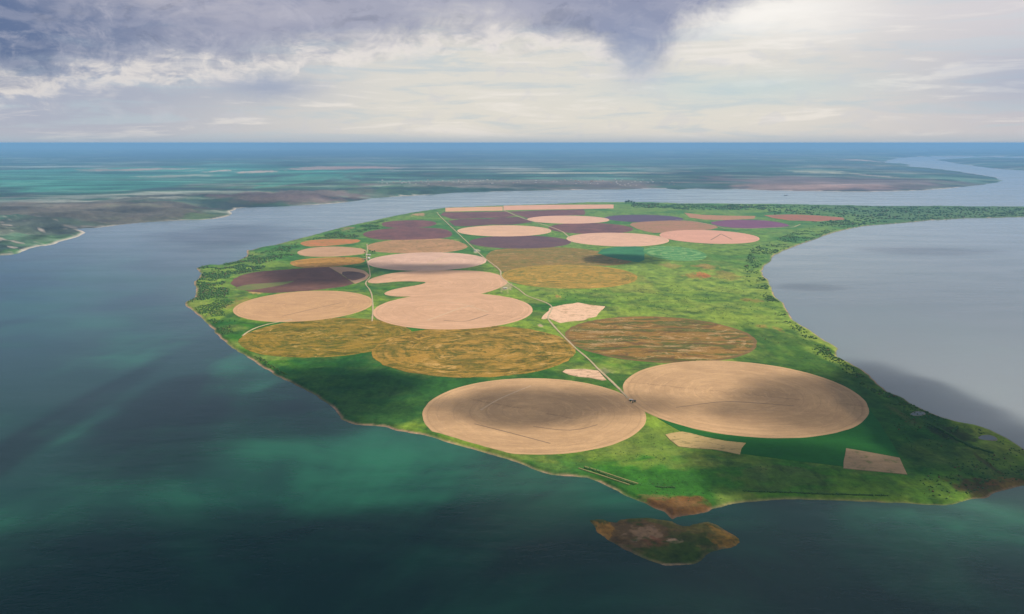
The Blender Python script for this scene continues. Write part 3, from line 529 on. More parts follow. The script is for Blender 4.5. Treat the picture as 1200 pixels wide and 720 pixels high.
    if R0 and kind in ('tan', 'gold'):
        rn = t.math('SQRT', t.add(t.math('POWER', t.math('DIVIDE', X, R0[0]), 2.0), t.math('POWER', t.math('DIVIDE', Y, R0[1]), 2.0)))
        rr = t.add(rn, t.mul(t.sub(mid, .5), 0.03))
        col = t.mix(t.mul(t.ss(rr, 0.965, 0.985), 0.32 if kind == 'tan' else 0.12), col, tuple(min(1, c * 1.15) for c in c1))
        col = t.mix(t.mul(t.ss(t.math('ABSOLUTE', t.sub(rr, 0.955)), 0.008, 0.002), 0.25), col, tuple(c * 0.6 for c in c2))
    v = t.add(0.72, t.mul(fine, 0.56))
    t.put(b.inputs['Base Color'], t.vmath('MULTIPLY', col, t.comb(v, v, v)))
    bump(t, b, hgt, 0.5, 1.6)
    return m

def water_mat():
    m, t, b = new_mat("water")
    p = t.n.new('ShaderNodeNewGeometry').outputs['Position']
    X, Y, Z = t.xyz(p)
    pw = t.mapping(p, (1, 0.55, 1), (0, 0, R(-18)))
    n = t.noise(pw, 0.0011, 5, 0.55, 0.8); n2 = t.noise(t.mapping(p, (0.5, 1, 1), (0, 0, R(12))), 0.0032, 5, 0.6, 0.6)
    deep = (0.005, 0.040, 0.030); silt = (0.018, 0.140, 0.075)
    col = t.mix(t.ss(t.add(t.mul(n, .7), t.mul(n2, .3)), 0.44, 0.62), deep, silt)
    bay = t.mul(t.ss(X, 500.0, 1500.0), t.mul(t.ss(Y, 1500.0, 2300.0), 1.0))       # shallow silty bay on the right
    col = t.mix(t.mul(bay, 0.85), col, (0.30, 0.335, 0.36))
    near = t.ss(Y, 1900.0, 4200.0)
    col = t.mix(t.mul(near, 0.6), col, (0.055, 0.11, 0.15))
    col = t.mix(t.mul(t.ss(Y, 3800.0, 8500.0), 0.85), col, (0.22, 0.29, 0.34))  # paler with distance: sky reflection put into the base colour
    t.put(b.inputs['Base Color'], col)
    b.inputs['IOR'].default_value = 1.333
    # wind lanes change the sheen
    lane = t.noise(t.mapping(p, (0.25, 1, 1), (0, 0, R(14))), 0.004, 5, 0.6, 0.5)
    t.put(b.inputs['Roughness'], t.ss(lane, 0.3, 0.7, 0.10, 0.22))
    w1 = t.noise(t.mapping(p, (0.5, 1, 1), (0, 0, R(10))), 0.02, 4, 0.6); w2 = t.noise(t.mapping(p, (.45, 1, 1), (0, 0, R(20))), 0.12, 3, 0.6)
    bump(t, b, t.add(t.mul(w1, 3.0), w2), 0.26, 1.0)
    return m
M_WATER = water_mat()

# ------------------------------------------------------------------ water
def disc(name, rad, z, mat, rings=40, seg=96):
    rr = np.concatenate([[0], np.geomspace(300, rad, rings)]); V = [(0, 0, z)]; F = []
    for r_ in rr[1:]:
        for k in range(seg):
            a = 2 * math.pi * k / seg; V.append((r_ * math.cos(a), r_ * math.sin(a), z))
    for k in range(seg): F.append((0, 1 + k, 1 + (k + 1) % seg))
    for i in range(rings - 1):
        b0 = 1 + i * seg; b1 = b0 + seg
        for k in range(seg):
            k2 = (k + 1) % seg; F.append((b0 + k, b1 + k, b1 + k2, b0 + k2))
    return mesh_obj(name, V, F, mat)
tag(disc('water', 300000, 0.0, M_WATER), kind='structure')

# ------------------------------------------------------------------ land
def lerp(a, b, t): return a * (1 - t[..., None]) + b * t[..., None]
A = lambda *c: np.array(c, float)
def build_land():
    # peninsula
    X, Y = fan_grid(190, 3000, 70.0, 455.0, 1.5, lambda v: 0.5 if v < 110 else 0.8 if v < 170 else 1.1)
    shp = X.shape; x, y = X.ravel(), Y.ravel()
    z, sd, clr = pen_height(x, y, True)
    n1 = fbm(x, y, 420, 1, 5); n2 = fbm(x, y, 130, 2, 4); n3 = fbm(x + y * .3, y, 55, 3, 3); n4 = fbm(x - y * .2, y, 28, 13, 3)
    col = lerp(A(.032, .125, .010), A(.160, .245, .026), sstep(n1, .38, .60))
    col = lerp(col, A(.18, .21, .045), sstep(n2, .50, .68) * .5)
    col = lerp(col, A(.20, .265, .04), sstep(x, 200, 800) * sstep(y, 2100, 2900) * sstep(y, 6500, 4500) * .5)
    col = lerp(col, A(.03, .085, .018), sstep(n3, .52, .72) * .6)
    far = sstep(y, 3200, 7000)
    col = lerp(col, A(.065, .17, .055), far * .45)
    neck = sstep(x, 3200, 4300) * sstep(y, 6000, 7000)
    col = lerp(col, A(.06, .12, .05), neck * .8)
    col = col * (1.24 + (n4 - .5) * .7 * coarse(y))[:, None]
    low = sstep(y, 1750, 1350) ; col = lerp(col, A(.030, .092, .006), low * .6)
    tip = sstep(x, 1000, 1250) * sstep(y, 2000, 1700); col = lerp(col, A(.06, .105, .018), tip * (.4 + .5 * n2))
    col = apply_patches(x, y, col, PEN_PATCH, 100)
    # beach and bank: pale pinkish sand at the water, wide on the open left shore
    wide = np.where(x < 900, .46, .30) * (1 + .5 * sstep(y, 2500, 6000))
    sand = sstep(sd, 24 * wide, 8 * wide) * (0.30 + .70 * sstep(fbm(x, y, 90, 6, 3), .38, .6))
    sand = sand * (1 - .65 * sstep(x, 130, 260) * sstep(y, 1900, 1700)); col = lerp(col, A(.50, .31, .20), np.clip(sand, 0, 1)); wet = sstep(sd, 4, -4)
    col = lerp(col, A(.16, .14, .10), wet)
    grid_mesh('peninsula_ground', X, Y, z.reshape(shp), (sd > -60 - .004 * y).reshape(shp), M_LAND, {'soil_shade': col.reshape(shp + (3,))})['kind'] = 'structure'
    # islet
    X, Y = fan_grid(660, 900, 430.0, 515.0, 0.7, lambda v: 0.5)
    shp = X.shape; x, y = X.ravel(), Y.ravel(); z, sd = isle_height(x, y)
    n1 = fbm(x, y, 60, 11, 4); n2 = fbm(x + .4 * y, y, 16, 12, 3)
    col = lerp(A(.055, .085, .012), A(.13, .12, .03), sstep(n1, .4, .62))
    col = apply_patches(x, y, col, ISLE_PATCH, 300)
    col = col * (0.7 + 0.6 * n2[:, None])
    edge = sstep(sd, 12, 4) * sstep(fbm(x, y, 40, 70, 3), .38, .6) * np.where(y < 1405, 1.0, .25)
    col = lerp(col, A(.50, .34, .20), edge * (.5 + .5 * n1)); col = lerp(col, A(.12, .10, .06), sstep(sd, 2, -3))
    grid_mesh('islet_ground', X, Y, z.reshape(shp), (sd > -25).reshape(shp), M_LAND, {'soil_shade': col.reshape(shp + (3,))})['kind'] = 'structure'
    # mainland on the far side, and the cape beyond the river mouth
    for nm, P, x0, v0, v1, seed in (('mainland_ground', P_MAIN, -6000, 2.0, 175.0, 50), ('cape_ground', P_CAPE, 900, 18.0, 42.0, 80)):
        X, Y = fan_grid(x0, 9000, v0, v1, 2.0, lambda v: 0.35 if v < 30 else 0.5 if v < 60 else .8)
        shp = X.shape; x, y = X.ravel(), Y.ravel(); z, sd = main_height(x, y, P, True)
        n1 = fbm(x, y * .35, 1500, seed, 5); n2 = fbm(x, y * .3, 500, seed + 1, 4); n3 = fbm(x * .35, y * .30, 1500, seed + 3, 4)
        n6 = fbm(x * .18, y * .9, 420, seed + 21, 4)
        n4 = vnoise(x * .25 + 0 * y, y * .5, 900, seed + 9)
        col = lerp(A(.025, .075, .045), A(.07, .13, .07), sstep(n1, .35, .65))
        col = lerp(col, A(.13, .10, .09), sstep(n2, .55, .72) * .6)
        col = lerp(col, A(.05, .22, .14), sstep(n3, .52, .66) * .5)
        col = lerp(col, A(.36, .32, .26), sstep(n4, .80, .92) * sstep(y, 9000, 16000) * .5)
        col = lerp(col, A(.035, .06, .06), sstep(n6, .50, .60) * .75); col = lerp(col, A(.30, .32, .28), sstep(n6, .42, .32) * .6)
        if nm[0] == 'm':
            col = apply_patches(x, y, col, MAIN_PATCH, 500)
            n5 = fbm(x, y * .5, 120, seed + 5, 4); col = lerp(col, A(.30, .36, .40), sstep(y, 70000, 120000) * .8); nearl = sstep(y, 9000, 6500)  # paler ground towards the horizon: haze painted into the colour
            col = col * (1 + nearl * (n5 - .5) * 2.6)[:, None].clip(.2, 3)
            col = lerp(col, A(.42, .36, .32), nearl * sstep(fbm(x, y * 1.5, 150, 77, 3), .68, .78) * .8)
        n7 = fbm(x * .45, y * .8, 330, seed + 31, 4); n8 = fbm(x * .3, y * 1.0, 900, seed + 37, 4)
        col = col * ((1 + (n7 - .5) * 1.5 * sstep(y, 26000, 12000)) * (1 + (n8 - .5) * 1.6 * sstep(y, 9000, 14000)))[:, None].clip(.25, 3)
        col = col * (.75 + .5 * n2[:, None])
        sand = sstep(sd, 45, 12) * sstep(fbm(x, y, 900, 60, 3), .42, .6) * .75
        col = lerp(col, A(.66, .58, .50), sand)
        grid_mesh(nm, X, Y, z.reshape(shp), (sd > -300).reshape(shp), M_MAIN, {'soil_shade': col.reshape(shp + (3,))})['kind'] = 'structure'
build_land()

# ------------------------------------------------------------------ fields, each a thing
TIER = {1: 6.35, 2: 6.70, 3: 7.05}
def field_obj(shape, tier, kind, cols, label, i):
    z = TIER[tier] + i * 0.004
    if shape[0] == 'E':
        _, cx, cy, rx, ry = shape; n = 120
        a = np.linspace(0, 2 * math.pi, n, endpoint=False)
        n = 180; a = np.linspace(0, 2 * math.pi, n, endpoint=False)
        w = 1 + (0.035 if kind in ('gold', 'strip', 'ring') else 0.012) * (fbm(np.cos(a) * 9 + i * 20, np.sin(a) * 9, 1.0, 4, 3) - .5)
        out = np.stack([rx * np.cos(a) * w, ry * np.sin(a) * w], 1)
    else:
        P = shape[1]; c = P.mean(0); cx, cy = c
        seg = []
        for k in range(len(P)):
            q = P[(k + 1) % len(P)]; L = np.hypot(*(q - P[k])); m = max(1, int(L / 45))
            for j in range(m): seg.append(P[k] + (q - P[k]) * j / m)
        out = np.array(seg) - c
        amp = 14 if kind == 'scrape' else 5 if kind in ('rough', 'dark') else 3
        out += np.stack([vnoise(out[:, 0], out[:, 1], 40, i) - .5, vnoise(out[:, 0], out[:, 1], 40, i + 50) - .5], 1) * amp
        n = len(out)
    for _ in range(14):      # fields stop short of the shore
        sdv = seg_dist(out[:, 0] + cx, out[:, 1] + cy, P_PEN); bad = sdv < 24
        if not bad.any(): break
        out[bad] *= 0.992
    # a slab: cultivated surface with a low bevelled shoulder down to the grass
    nrm = np.roll(out, -1, 0) - np.roll(out, 1, 0); nrm = np.stack([nrm[:, 1], -nrm[:, 0]], 1); nrm /= np.hypot(*nrm.T)[:, None] + 1e-9
    area = 0.5 * np.sum(out[:, 0] * np.roll(out[:, 1], -1) - np.roll(out[:, 0], -1) * out[:, 1])
    if area < 0: nrm = -nrm
    foot = out + nrm * 1.2
    V = [(p[0], p[1], 0.0) for p in out] + [(p[0], p[1], 6.0 - z - .3) for p in foot]
    top = list(range(n)) if area > 0 else list(range(n))[::-1]
    F = [tuple(top)] + [(k, n + k, n + (k + 1) % n, (k + 1) % n) for k in range(n)]
    o = mesh_obj('crop_field' if kind not in ('scrape',) else 'bare_patch', V, F, field_mat(kind, cols, i + 1, random.uniform(-.5, .5), (rx, ry) if shape[0] == 'E' else None))
    o.location = (cx, cy, z)
    return tag(o, label, 'field' if kind != 'scrape' else 'bare ground')
FIELD_OBJ = []
def colour_shift(c, k=.8): return (min(1, c[0] * 1.02), c[1] * 1.02, c[2] * k)
for i, f in enumerate(FIELDS):
    f = f[:3] + (tuple(colour_shift(c, (.93 if f[2] == 'tan' else .85) if i < 8 else 1.0) for c in f[3]),) + f[4:]
    FIELD_OBJ.append(field_obj(*f, i))

# ------------------------------------------------------------------ roads
M_ROAD = flat_mat("pale_dirt", (0.50, 0.40, 0.25), .4, .05)
def ribbon(P, width, z):
    Q = []
    for a, b in zip(P[:-1], P[1:]):
        L = np.hypot(*(b - a)); m = max(1, int(L / 30))
        for j in range(m): Q.append(a + (b - a) * j / m)
    Q.append(P[-1]); Q = np.array(Q)
    for _ in range(3): Q[1:-1] = (Q[:-2] + 2 * Q[1:-1] + Q[2:]) / 4
    t = np.gradient(Q, axis=0); t /= np.hypot(*t.T)[:, None] + 1e-9; nn = np.stack([-t[:, 1], t[:, 0]], 1)
    wv = width / 2 * (0.85 + .5 * vnoise(Q[:, 0], Q[:, 1], 35, 3))[:, None]
    V = []; F = []
    for k in range(len(Q)):
        for s, zz in ((-1.25, z - .9), (-1, z), (1, z), (1.25, z - .9)):
            p = Q[k] + nn[k] * wv[k] * s; V.append((p[0], p[1], zz))
    for k in range(len(Q) - 1):
        for j in range(3): a = k * 4 + j; F.append((a + 1, a, a + 4, a + 5))
    return V, F
for k, (r_, P) in enumerate(zip(ROADS, P_ROADS)):
    V, F = ribbon(P, r_[1], 7.35 + k * .03)
    o = mesh_obj(r_[2], V, F, M_ROAD); tag(o, r_[3], r_[4], kind='structure' if k == 0 else None)
    if k == 0:
        for kk in ('category',): del o[kk]

exec_parts = []
M_TRK = [flat_mat("track_dark", (0.26, 0.18, 0.11), .3, .08), flat_mat("track_pale", (0.62, 0.44, 0.28), .3, .08)]
def track(i, pts, wdt, m):
    o = FIELD_OBJ[i]; V, F = ribbon(gpoly(pts, 6.0), wdt, 0.0)
    V = [(a - o.location.x, b - o.location.y, zz * .3 + .32) for a, b, zz in V]
    mesh_obj('wheel_track', V, F, m, o)
track(0, [(563,481),(580,470),(600,461),(622,452.5)], 5, M_TRK[1]); track(0, [(556,497),(600,508),(645,520)], 3, M_TRK[0]); track(0, [(625,500),(670,507),(700,498)], 3, M_TRK[0])
track(31, [(833,281.5),(840,277.5),(845,274.5)], 8, M_TRK[0]); track(31, [(845,274.5),(852,278),(858,281)], 8, M_TRK[0])
track(5, [(500,376),(522,368),(540,361),(556,358)], 6, M_TRK[1]); track(5, [(520,376),(545,378),(572,369)], 5, M_TRK[0]); track(5, [(500,352),(540,356),(572,366)], 5, M_TRK[1])
track(8, [(500,311),(512,305),(522,300)], 8, M_TRK[1]); track(8, [(510,311),(535,305)], 7, M_TRK[1]); track(1, [(792,478),(850,470),(930,476)], 3, M_TRK[0])
track(6, [(330,371),(400,355)], 4, M_TRK[0])
# ------------------------------------------------------------------ ponds near the right tip
M_POND = bpy.data.materials.new("pond_water"); M_POND.use_nodes = True
pb = M_POND.node_tree.nodes['Principled BSDF']; pb.inputs['Base Color'].default_value = (.12, .16, .18, 1); pb.inputs['Roughness'].default_value = .5
M_MUD = flat_mat("pond_mud", (0.30, 0.27, 0.22), .3, .1)
for pts, lab in (([(1066,487),(1070,484),(1077,483),(1084,484.5),(1083,487),(1076,488),(1070,488)], 'pale pond at the edge of the bay, left of the other pond'),
                 ([(1146,514),(1150,511.5),(1157,510.5),(1164,512),(1169,515.5),(1163,516.5),(1152,516.5)], 'pale pond nearest the far right tip')):
    P = smooth_closed(gpoly(pts, 6.0), 2); c = P.mean(0); n = len(P)
    zc = float(np.max(pen_height(P[:, 0], P[:, 1]))) + .3
    r0 = empty('pond', (c[0], c[1], zc)); tag(r0, lab, 'pond')
    L = P - c
    V = [(p[0], p[1], .15) for p in L]; F = [tuple(range(n)) if np.cross(L[1] - L[0], L[2] - L[1]) > 0 else tuple(range(n))[::-1]]
    mesh_obj('water_surface', V, F, M_POND, r0)
    rim = [(p[0], p[1], .1) for p in L * .97] + [(p[0], p[1], .55) for p in L * 1.06] + [(p[0], p[1], -5.) for p in L * 1.22]
    F = [(k + j * n, (k + 1) % n + j * n, (k + 1) % n + (j + 1) * n, k + (j + 1) * n) for j in range(2) for k in range(n)]
    mesh_obj('bank', rim, F, M_MUD, r0)

# ------------------------------------------------------------------ shrubs and trees
M_BUSH = [flat_mat("bush_dark", (0.050, 0.125, 0.022), .5, .15), flat_mat("bush_mid", (0.065, 0.145, 0.03), .5, .15), flat_mat("bush_dry", (0.13, 0.10, 0.035), .5, .15)]
ICO_V = None
def ico():
    global ICO_V, ICO_F
    p = (1 + 5 ** .5) / 2
    V = np.array([(-1,p,0),(1,p,0),(-1,-p,0),(1,-p,0),(0,-1,p),(0,1,p),(0,-1,-p),(0,1,-p),(p,0,-1),(p,0,1),(-p,0,-1),(-p,0,1)], float); V /= np.linalg.norm(V[0])
    F = np.array([(0,11,5),(0,5,1),(0,1,7),(0,7,10),(0,10,11),(1,5,9),(5,11,4),(11,10,2),(10,7,6),(7,1,8),(3,9,4),(3,4,2),(3,2,6),(3,6,8),(3,8,9),(4,9,5),(2,4,11),(6,2,10),(8,6,7),(9,8,1)])
    return V, F
IV, IF = ico()
def clumps(name, P, S, mat, parent=None, squash=.7, off=(0, 0, 0)):
    """many small ragged leafy clumps, one mesh"""
    n = len(P); J = 1 + rng.uniform(-.35, .35, (n, 12, 1))
    V = IV[None] * J * S[:, None, None] * np.array([1, 1, squash]) + P[:, None, :] - np.array(off)
    F = IF[None] + (np.arange(n) * 12)[:, None, None]
    return mesh_obj(name, V.reshape(-1, 3), F.reshape(-1, 3), mat, parent)
def scatter(pts, n, smin, smax, seed, dens=.45, near_shore=None):
    """random bushes inside a photo polygon, clustered by noise"""
    P = gpoly(pts, 6.0); lo, hi = P.min(0), P.max(0); out = []
    r = np.random.default_rng(seed)
    while len(out) < n:
        m = n * 6; x = r.uniform(lo[0], hi[0], m); y = r.uniform(lo[1], hi[1], m)
        ok = seg_dist(x, y, P) > 0
        ok &= fbm(x, y, 110, seed, 3) > dens + r.uniform(-.08, .08, m)
        x, y = x[ok], y[ok]
        if len(x) == 0: continue
        z, sd, clr = pen_height(x, y, True)
        ok = (sd > 16) & (clr > .5)
        if near_shore: ok &= sd < near_shore * (0.4 + r.uniform(0, 1, len(x)))
        out += list(zip(x[ok], y[ok], z[ok]))
    P3 = np.array(out[:n]); S = r.uniform(smin, smax, n) ** 1.0
    P3[:, 2] += S * .25
    return P3, S
def bush_stuff(label, regions):
    """one band of scrub: three shades joined as one object"""
    Vs = []; Fs = []; Ms = []; k = 0
    for (pts, n, a, b, seed, dens, ns) in regions:
        P, S = scatter(pts, n, a, b, seed, dens, ns)
        J = 1 + rng.uniform(-.35, .35, (n, 12, 1))
        V = IV[None] * J * S[:, None, None] * np.array([1, 1, .7]) + P[:, None, :]
        Vs.append(V.reshape(-1, 3)); Fs.append((IF[None] + (np.arange(n) * 12)[:, None, None]).reshape(-1, 3) + k); k += n * 12
        Ms.append(np.repeat(rng.choice(3, n, p=(.5, .38, .12)), 20))
    o = mesh_obj('shrubs', np.concatenate(Vs), np.concatenate(Fs), M_BUSH)
    o.data.polygons.foreach_set('material_index', np.concatenate(Ms).astype('i'))
    return tag(o, label, 'shrubs', kind='stuff')
bush_stuff('dark green scrub crowding the left tip of the peninsula',
    [([(226,312),(250,309),(290,300),(300,296),(330,300),(300,320),(272,330),(268,345),(240,352),(226,352),(226,330)], 2600, 2.5, 7, 3, .46, None),
     ([(290,300),(400,270),(460,256),(470,262),(400,285),(340,300),(300,312)], 1500, 3, 7, 4, .50, None),
     ([(220,352),(262,345),(285,365),(270,385),(300,415),(395,478),(420,497),(395,490),(300,432),(235,375)], 1200, 1.5, 4, 5, .5, None)])
bush_stuff('dark scrub along the shore of the right bay',
    [([(880,335),(896,310),(930,288),(990,268),(1020,262),(980,258),(930,272),(880,292),(870,318)], 1500, 2, 6.5, 6, .52, None),
     ([(895,318),(938,381),(985,420),(1040,460),(1120,496),(1100,496),(1035,470),(985,440),(960,420),(930,392),(900,362),(880,335)], 900, 1.5, 4.5, 8, .54, 60),
     ([(1035,455),(1200,527),(1215,560),(1160,580),(1100,590),(1060,545),(1040,500)], 450, 1.0, 3.2, 9, .52, None)])
bush_stuff('wooded neck of land between the right bay and the river',
    [([(900,240),(1000,242),(1200,243.5),(1500,243),(1500,250),(1200,253.5),(1130,255),(1050,260),(1000,264),(960,262),(900,250)], 2600, 5, 13, 10, .46, None),
     ([(740,238.5),(900,240.5),(900,246),(800,246),(740,243)], 1200, 5, 12, 12, .45, None)])
bush_stuff('low scrub dotted over the green pasture in the foreground',
    [([(620,550),(760,490),(790,530),(860,540),(990,552),(1070,560),(1100,588),(850,588),(760,585),(700,560)], 260, .7, 1.8, 14, .5, None),
     ([(600,345),(900,320),(960,400),(1000,430),(900,420),(890,390),(720,366),(640,350)], 500, 1.2, 3.0, 15, .5, None)])
# hedges beside the lower ditches
def line_bush(label, lines, name='hedge'):
    Ps = []; Ss = []
    for pts, n, a, b in lines:
        P = gpoly(pts, 6.0); L = np.r_[0, np.cumsum(np.hypot(*np.diff(P, axis=0).T))]
        t = np.sort(rng.uniform(0, L[-1], n)); x = np.interp(t, L, P[:, 0]) + rng.normal(0, 1.6, n); y = np.interp(t, L, P[:, 1]) + rng.normal(0, 1.6, n)
        s = rng.uniform(a, b, n); Ps.append(np.stack([x, y, pen_height(x, y) + s * .4], 1)); Ss.append(s)
    P = np.concatenate(Ps); S = np.concatenate(Ss); c = P[len(P) // 2].copy()
    o = clumps(name, P, S, M_BUSH[0], off=tuple(c)); o.location = c
    return tag(o, label, 'hedge')
line_bush('long dark hedge slanting beside the ditch near the lower shore', [([(686,549),(700,553),(715,559),(735,565),(744,568)], 260, 1.2, 2.6)])
line_bush('short dark hedge in the pasture above the brown spit', [([(769,570),(790,570.5)], 90, 1.2, 2.4)])
line_bush('dark hedge along the lower shore, right of the brown spit', [([(871,575.5),(900,576.5),(930,577.5),(960,579),(1038,581)], 420, 1.0, 2.2)])
line_bush('dark hedge slanting down the right end between the two ponds', [([(1088,498),(1105,506),(1125,518),(1140,526),(1163,532)], 420, 1.5, 4)])
line_bush('short dark hedge left of the right pond', [([(1115,507),(1122,502)], 70, 1.5, 3.5)])
# pale berms either side of the long ditch
M_BERM = flat_mat("berm_soil", (0.22, 0.22, 0.08), .3, .08)
for pts, lab in (([(685,547.3),(700,551),(716,557.2),(736,563),(748,567)], 'upper pale bank of the ditch near the lower shore'),
                 ([(678,549),(692,553.5),(706,558),(722,563),(738,568.5)], 'lower pale bank of the ditch near the lower shore')):
    P = gpoly(pts, 6.0); c = P.mean(0)
    V, F = ribbon(P, 4.0, 0.0)
    V = [(a - c[0], b - c[1], zz * 2.2 + float(pen_height(np.array([a]), np.array([b]))[0]) + 1.4) for a, b, zz in V]
    o = mesh_obj('earth_bank', V, F, M_BERM); o.location = (c[0], c[1], 0); tag(o, lab, 'earth bank')

M_BARK = flat_mat("bark", (0.12, 0.085, 0.055), .3, 1.0)
def tree(px, py, h, label, group=None, mats=0):
    x, y = G(px, py, 6.0); x, y = float(x), float(y); z = float(pen_height(np.array([x]), np.array([y]))[0])
    r0 = empty('broadleaf_tree', (x, y, z)); tag(r0, label, 'tree', group)
    V = []; F = []
    for k, (rr, zz) in enumerate(((.045, -.03), (.032, .18), (.022, .42), (.008, .8))):
        for j in range(7): a = j / 7 * 2 * math.pi; V.append((rr * h * math.cos(a) + .01 * h * k, rr * h * math.sin(a), zz * h))
    for k in range(3):
        for j in range(7): F.append((k * 7 + j, k * 7 + (j + 1) % 7, (k + 1) * 7 + (j + 1) % 7, (k + 1) * 7 + j))
    for q in range(4):     # limbs
        a = q * 1.6 + random.random(); b0 = len(V); z0 = (.28 + .1 * q) * h; L = .3 * h
        for t_, rr in ((0, .016), (1, .006)):
            for j in range(4):
                w = j / 4 * 2 * math.pi
                V.append((t_ * L * math.cos(a) + rr * h * math.cos(w), t_ * L * math.sin(a) + rr * h * math.sin(w), z0 + t_ * L * .7))
        for j in range(4): F.append((b0 + j, b0 + (j + 1) % 4, b0 + 4 + (j + 1) % 4, b0 + 4 + j))
    mesh_obj('trunk', V, F, M_BARK, r0)
    n = 90; d = rng.normal(0, 1, (n, 3)); d /= np.linalg.norm(d, axis=1)[:, None]; rad = rng.uniform(.35, 1, n)[:, None] ** .6
    P = d * rad * np.array([.34, .34, .30]) * h * (1 + rng.uniform(-.2, .25, (n, 1))) + np.array([.02 * h, 0, .64 * h])
    clumps('crown', P, rng.uniform(.05, .12, n) * h, M_BUSH[mats], r0)
    return r0
for px, py, h, lab in ((427.5,296.8,15,'leftmost tree at the farm, beside the pale track'), (433.5,295.6,17,'tree standing behind the farm sheds'), (436.5,296.4,15,'middle tree of the row right of the farm sheds'),
                       (439.0,295.6,13,'rightmost tree of the row at the farm'), (427.0,300.4,12,'low tree in front of the farm, left of the track')):
    tree(px, py, h, lab, 'trees round the farm')
for px, py, h, lab in ((738.6,471.4,7,'dark tree at the very end of the straight road, left one'), (741.4,473.0,6,'dark tree between the two huts at the road end'), (744.0,472.4,6,'rightmost dark tree at the road end')):
    tree(px, py, h, lab, 'trees at the road end')
for px, py, h, lab in ((733.5,239,42,'tall dark tree on the far shore, left of its clump'), (736.5,239,52,'tallest dark tree on the far shore, in the middle of its clump'), (739.8,239,44,'tall dark tree on the far shore, right of its clump'), (743,239.2,34,'low dark tree at the right end of the far shore clump')):
    tree(px, py, h, lab, 'tall clump on the far shore')

# ------------------------------------------------------------------ buildings
M_WALL = flat_mat("pale_wall", (0.62, 0.58, 0.52), .12, .3); M_WALL2 = flat_mat("grey_wall", (0.30, 0.28, 0.26), .15, .3)
M_ROOF = flat_mat("pale_roof", (0.66, 0.62, 0.58), .12, .3); M_ROOF2 = flat_mat("dark_roof", (0.13, 0.11, 0.10), .2, .4); M_ROOF3 = flat_mat("red_roof", (0.42, 0.20, 0.14), .2, .3)
M_DOOR = flat_mat("door_paint", (0.10, 0.13, 0.15), .2, .5)
def box(x0, x1, y0, y1, z0, z1):
    V = [(x0,y0,z0),(x1,y0,z0),(x1,y1,z0),(x0,y1,z0),(x0,y0,z1),(x1,y0,z1),(x1,y1,z1),(x0,y1,z1)]
    return V, [(0,3,2,1),(4,5,6,7),(0,1,5,4),(1,2,6,5),(2,3,7,6),(3,0,4,7)]
def walls(l, w, h, g):
    l /= 2; w /= 2
    V = [(-l,-w,-1),(l,-w,-1),(l,w,-1),(-l,w,-1),(-l,-w,h),(l,-w,h),(l,w,h),(-l,w,h),(-l,0,h+g),(l,0,h+g)]
    return V, [(0,1,5,4),(1,2,6,9,5),(2,3,7,6),(3,0,4,8,7),(0,3,2,1),(4,5,9,8),(6,7,8,9)]
def gable(l, w, h, g, o=.6, t=.25):
    l = l / 2 + o; k = g / (w / 2); w2 = w / 2 + o; ze = h - k * o
    V = []
    for x in (-l, l): V += [(x, -w2, ze + .05), (x, 0, h + g + .05), (x, w2, ze + .05), (x, w2, ze + t), (x, 0, h + g + t), (x, -w2, ze + t)]
    F = [(0,1,2,3,4,5)[::-1], (6,7,8,9,10,11)] + [(a, (a + 1) % 6, (a + 1) % 6 + 6, a + 6) for a in range(6)]
    return V, F
def shed(px, py, l, w, h, rz, roofm, wallm, label, name='farm_shed', cat='shed', group=None):
    x, y = G(px, py, 6.0); z = float(pen_height(np.array([float(x)]), np.array([float(y)]))[0])
    r0 = empty(name, (float(x), float(y), max(z, 6) + .6), rz); tag(r0, label, cat, group)
    V, F = walls(l, w, h, w * .22); mesh_obj('wall', V, F, wallm, r0)
    V, F = gable(l, w, h, w * .22); mesh_obj('roof', V, F, roofm, r0)
    V, F = box(-l * .12, l * .12, -w / 2 - .12, -w / 2 + .1, 0, h * .8); mesh_obj('door', V, F, M_DOOR, r0)
    for s in (-.34, .34):
        V, F = box(l * s - .9, l * s + .9, -w / 2 - .08, -w / 2 + .1, h * .4, h * .75); mesh_obj('window', V, F, M_DOOR, r0)
    return r0
shed(431.8,299.6,34,13,5,R(4), M_ROOF, M_WALL, 'long white roofed shed of the farm, under the trees')
shed(432.5,303.4,12,30,5,R(2), M_ROOF, M_WALL, 'narrow pale shed standing below the long one at the farm')
shed(427.4,304.6,22,12,5,R(10), M_ROOF3, M_WALL, 'pinkish shed at the lower left of the farm')
shed(557,294.4,16,10,5,R(-30), M_ROOF, M_WALL, 'pale shed alone beside the straight road')
shed(739.8,469.6,11,7,3.2,R(-20), M_ROOF, M_WALL2, 'pale roofed hut at the end of the road between the largest circles', 'pump_hut', 'hut')
shed(743.6,470.6,7,5,3,R(12), M_ROOF2, M_WALL2, 'small dark hut right of the pale one at the road end', 'pump_hut', 'hut')
shed(592,338.6,20,9,4,R(15), M_ROOF, M_WALL, 'pale shed at the bend of the road below the forked field')

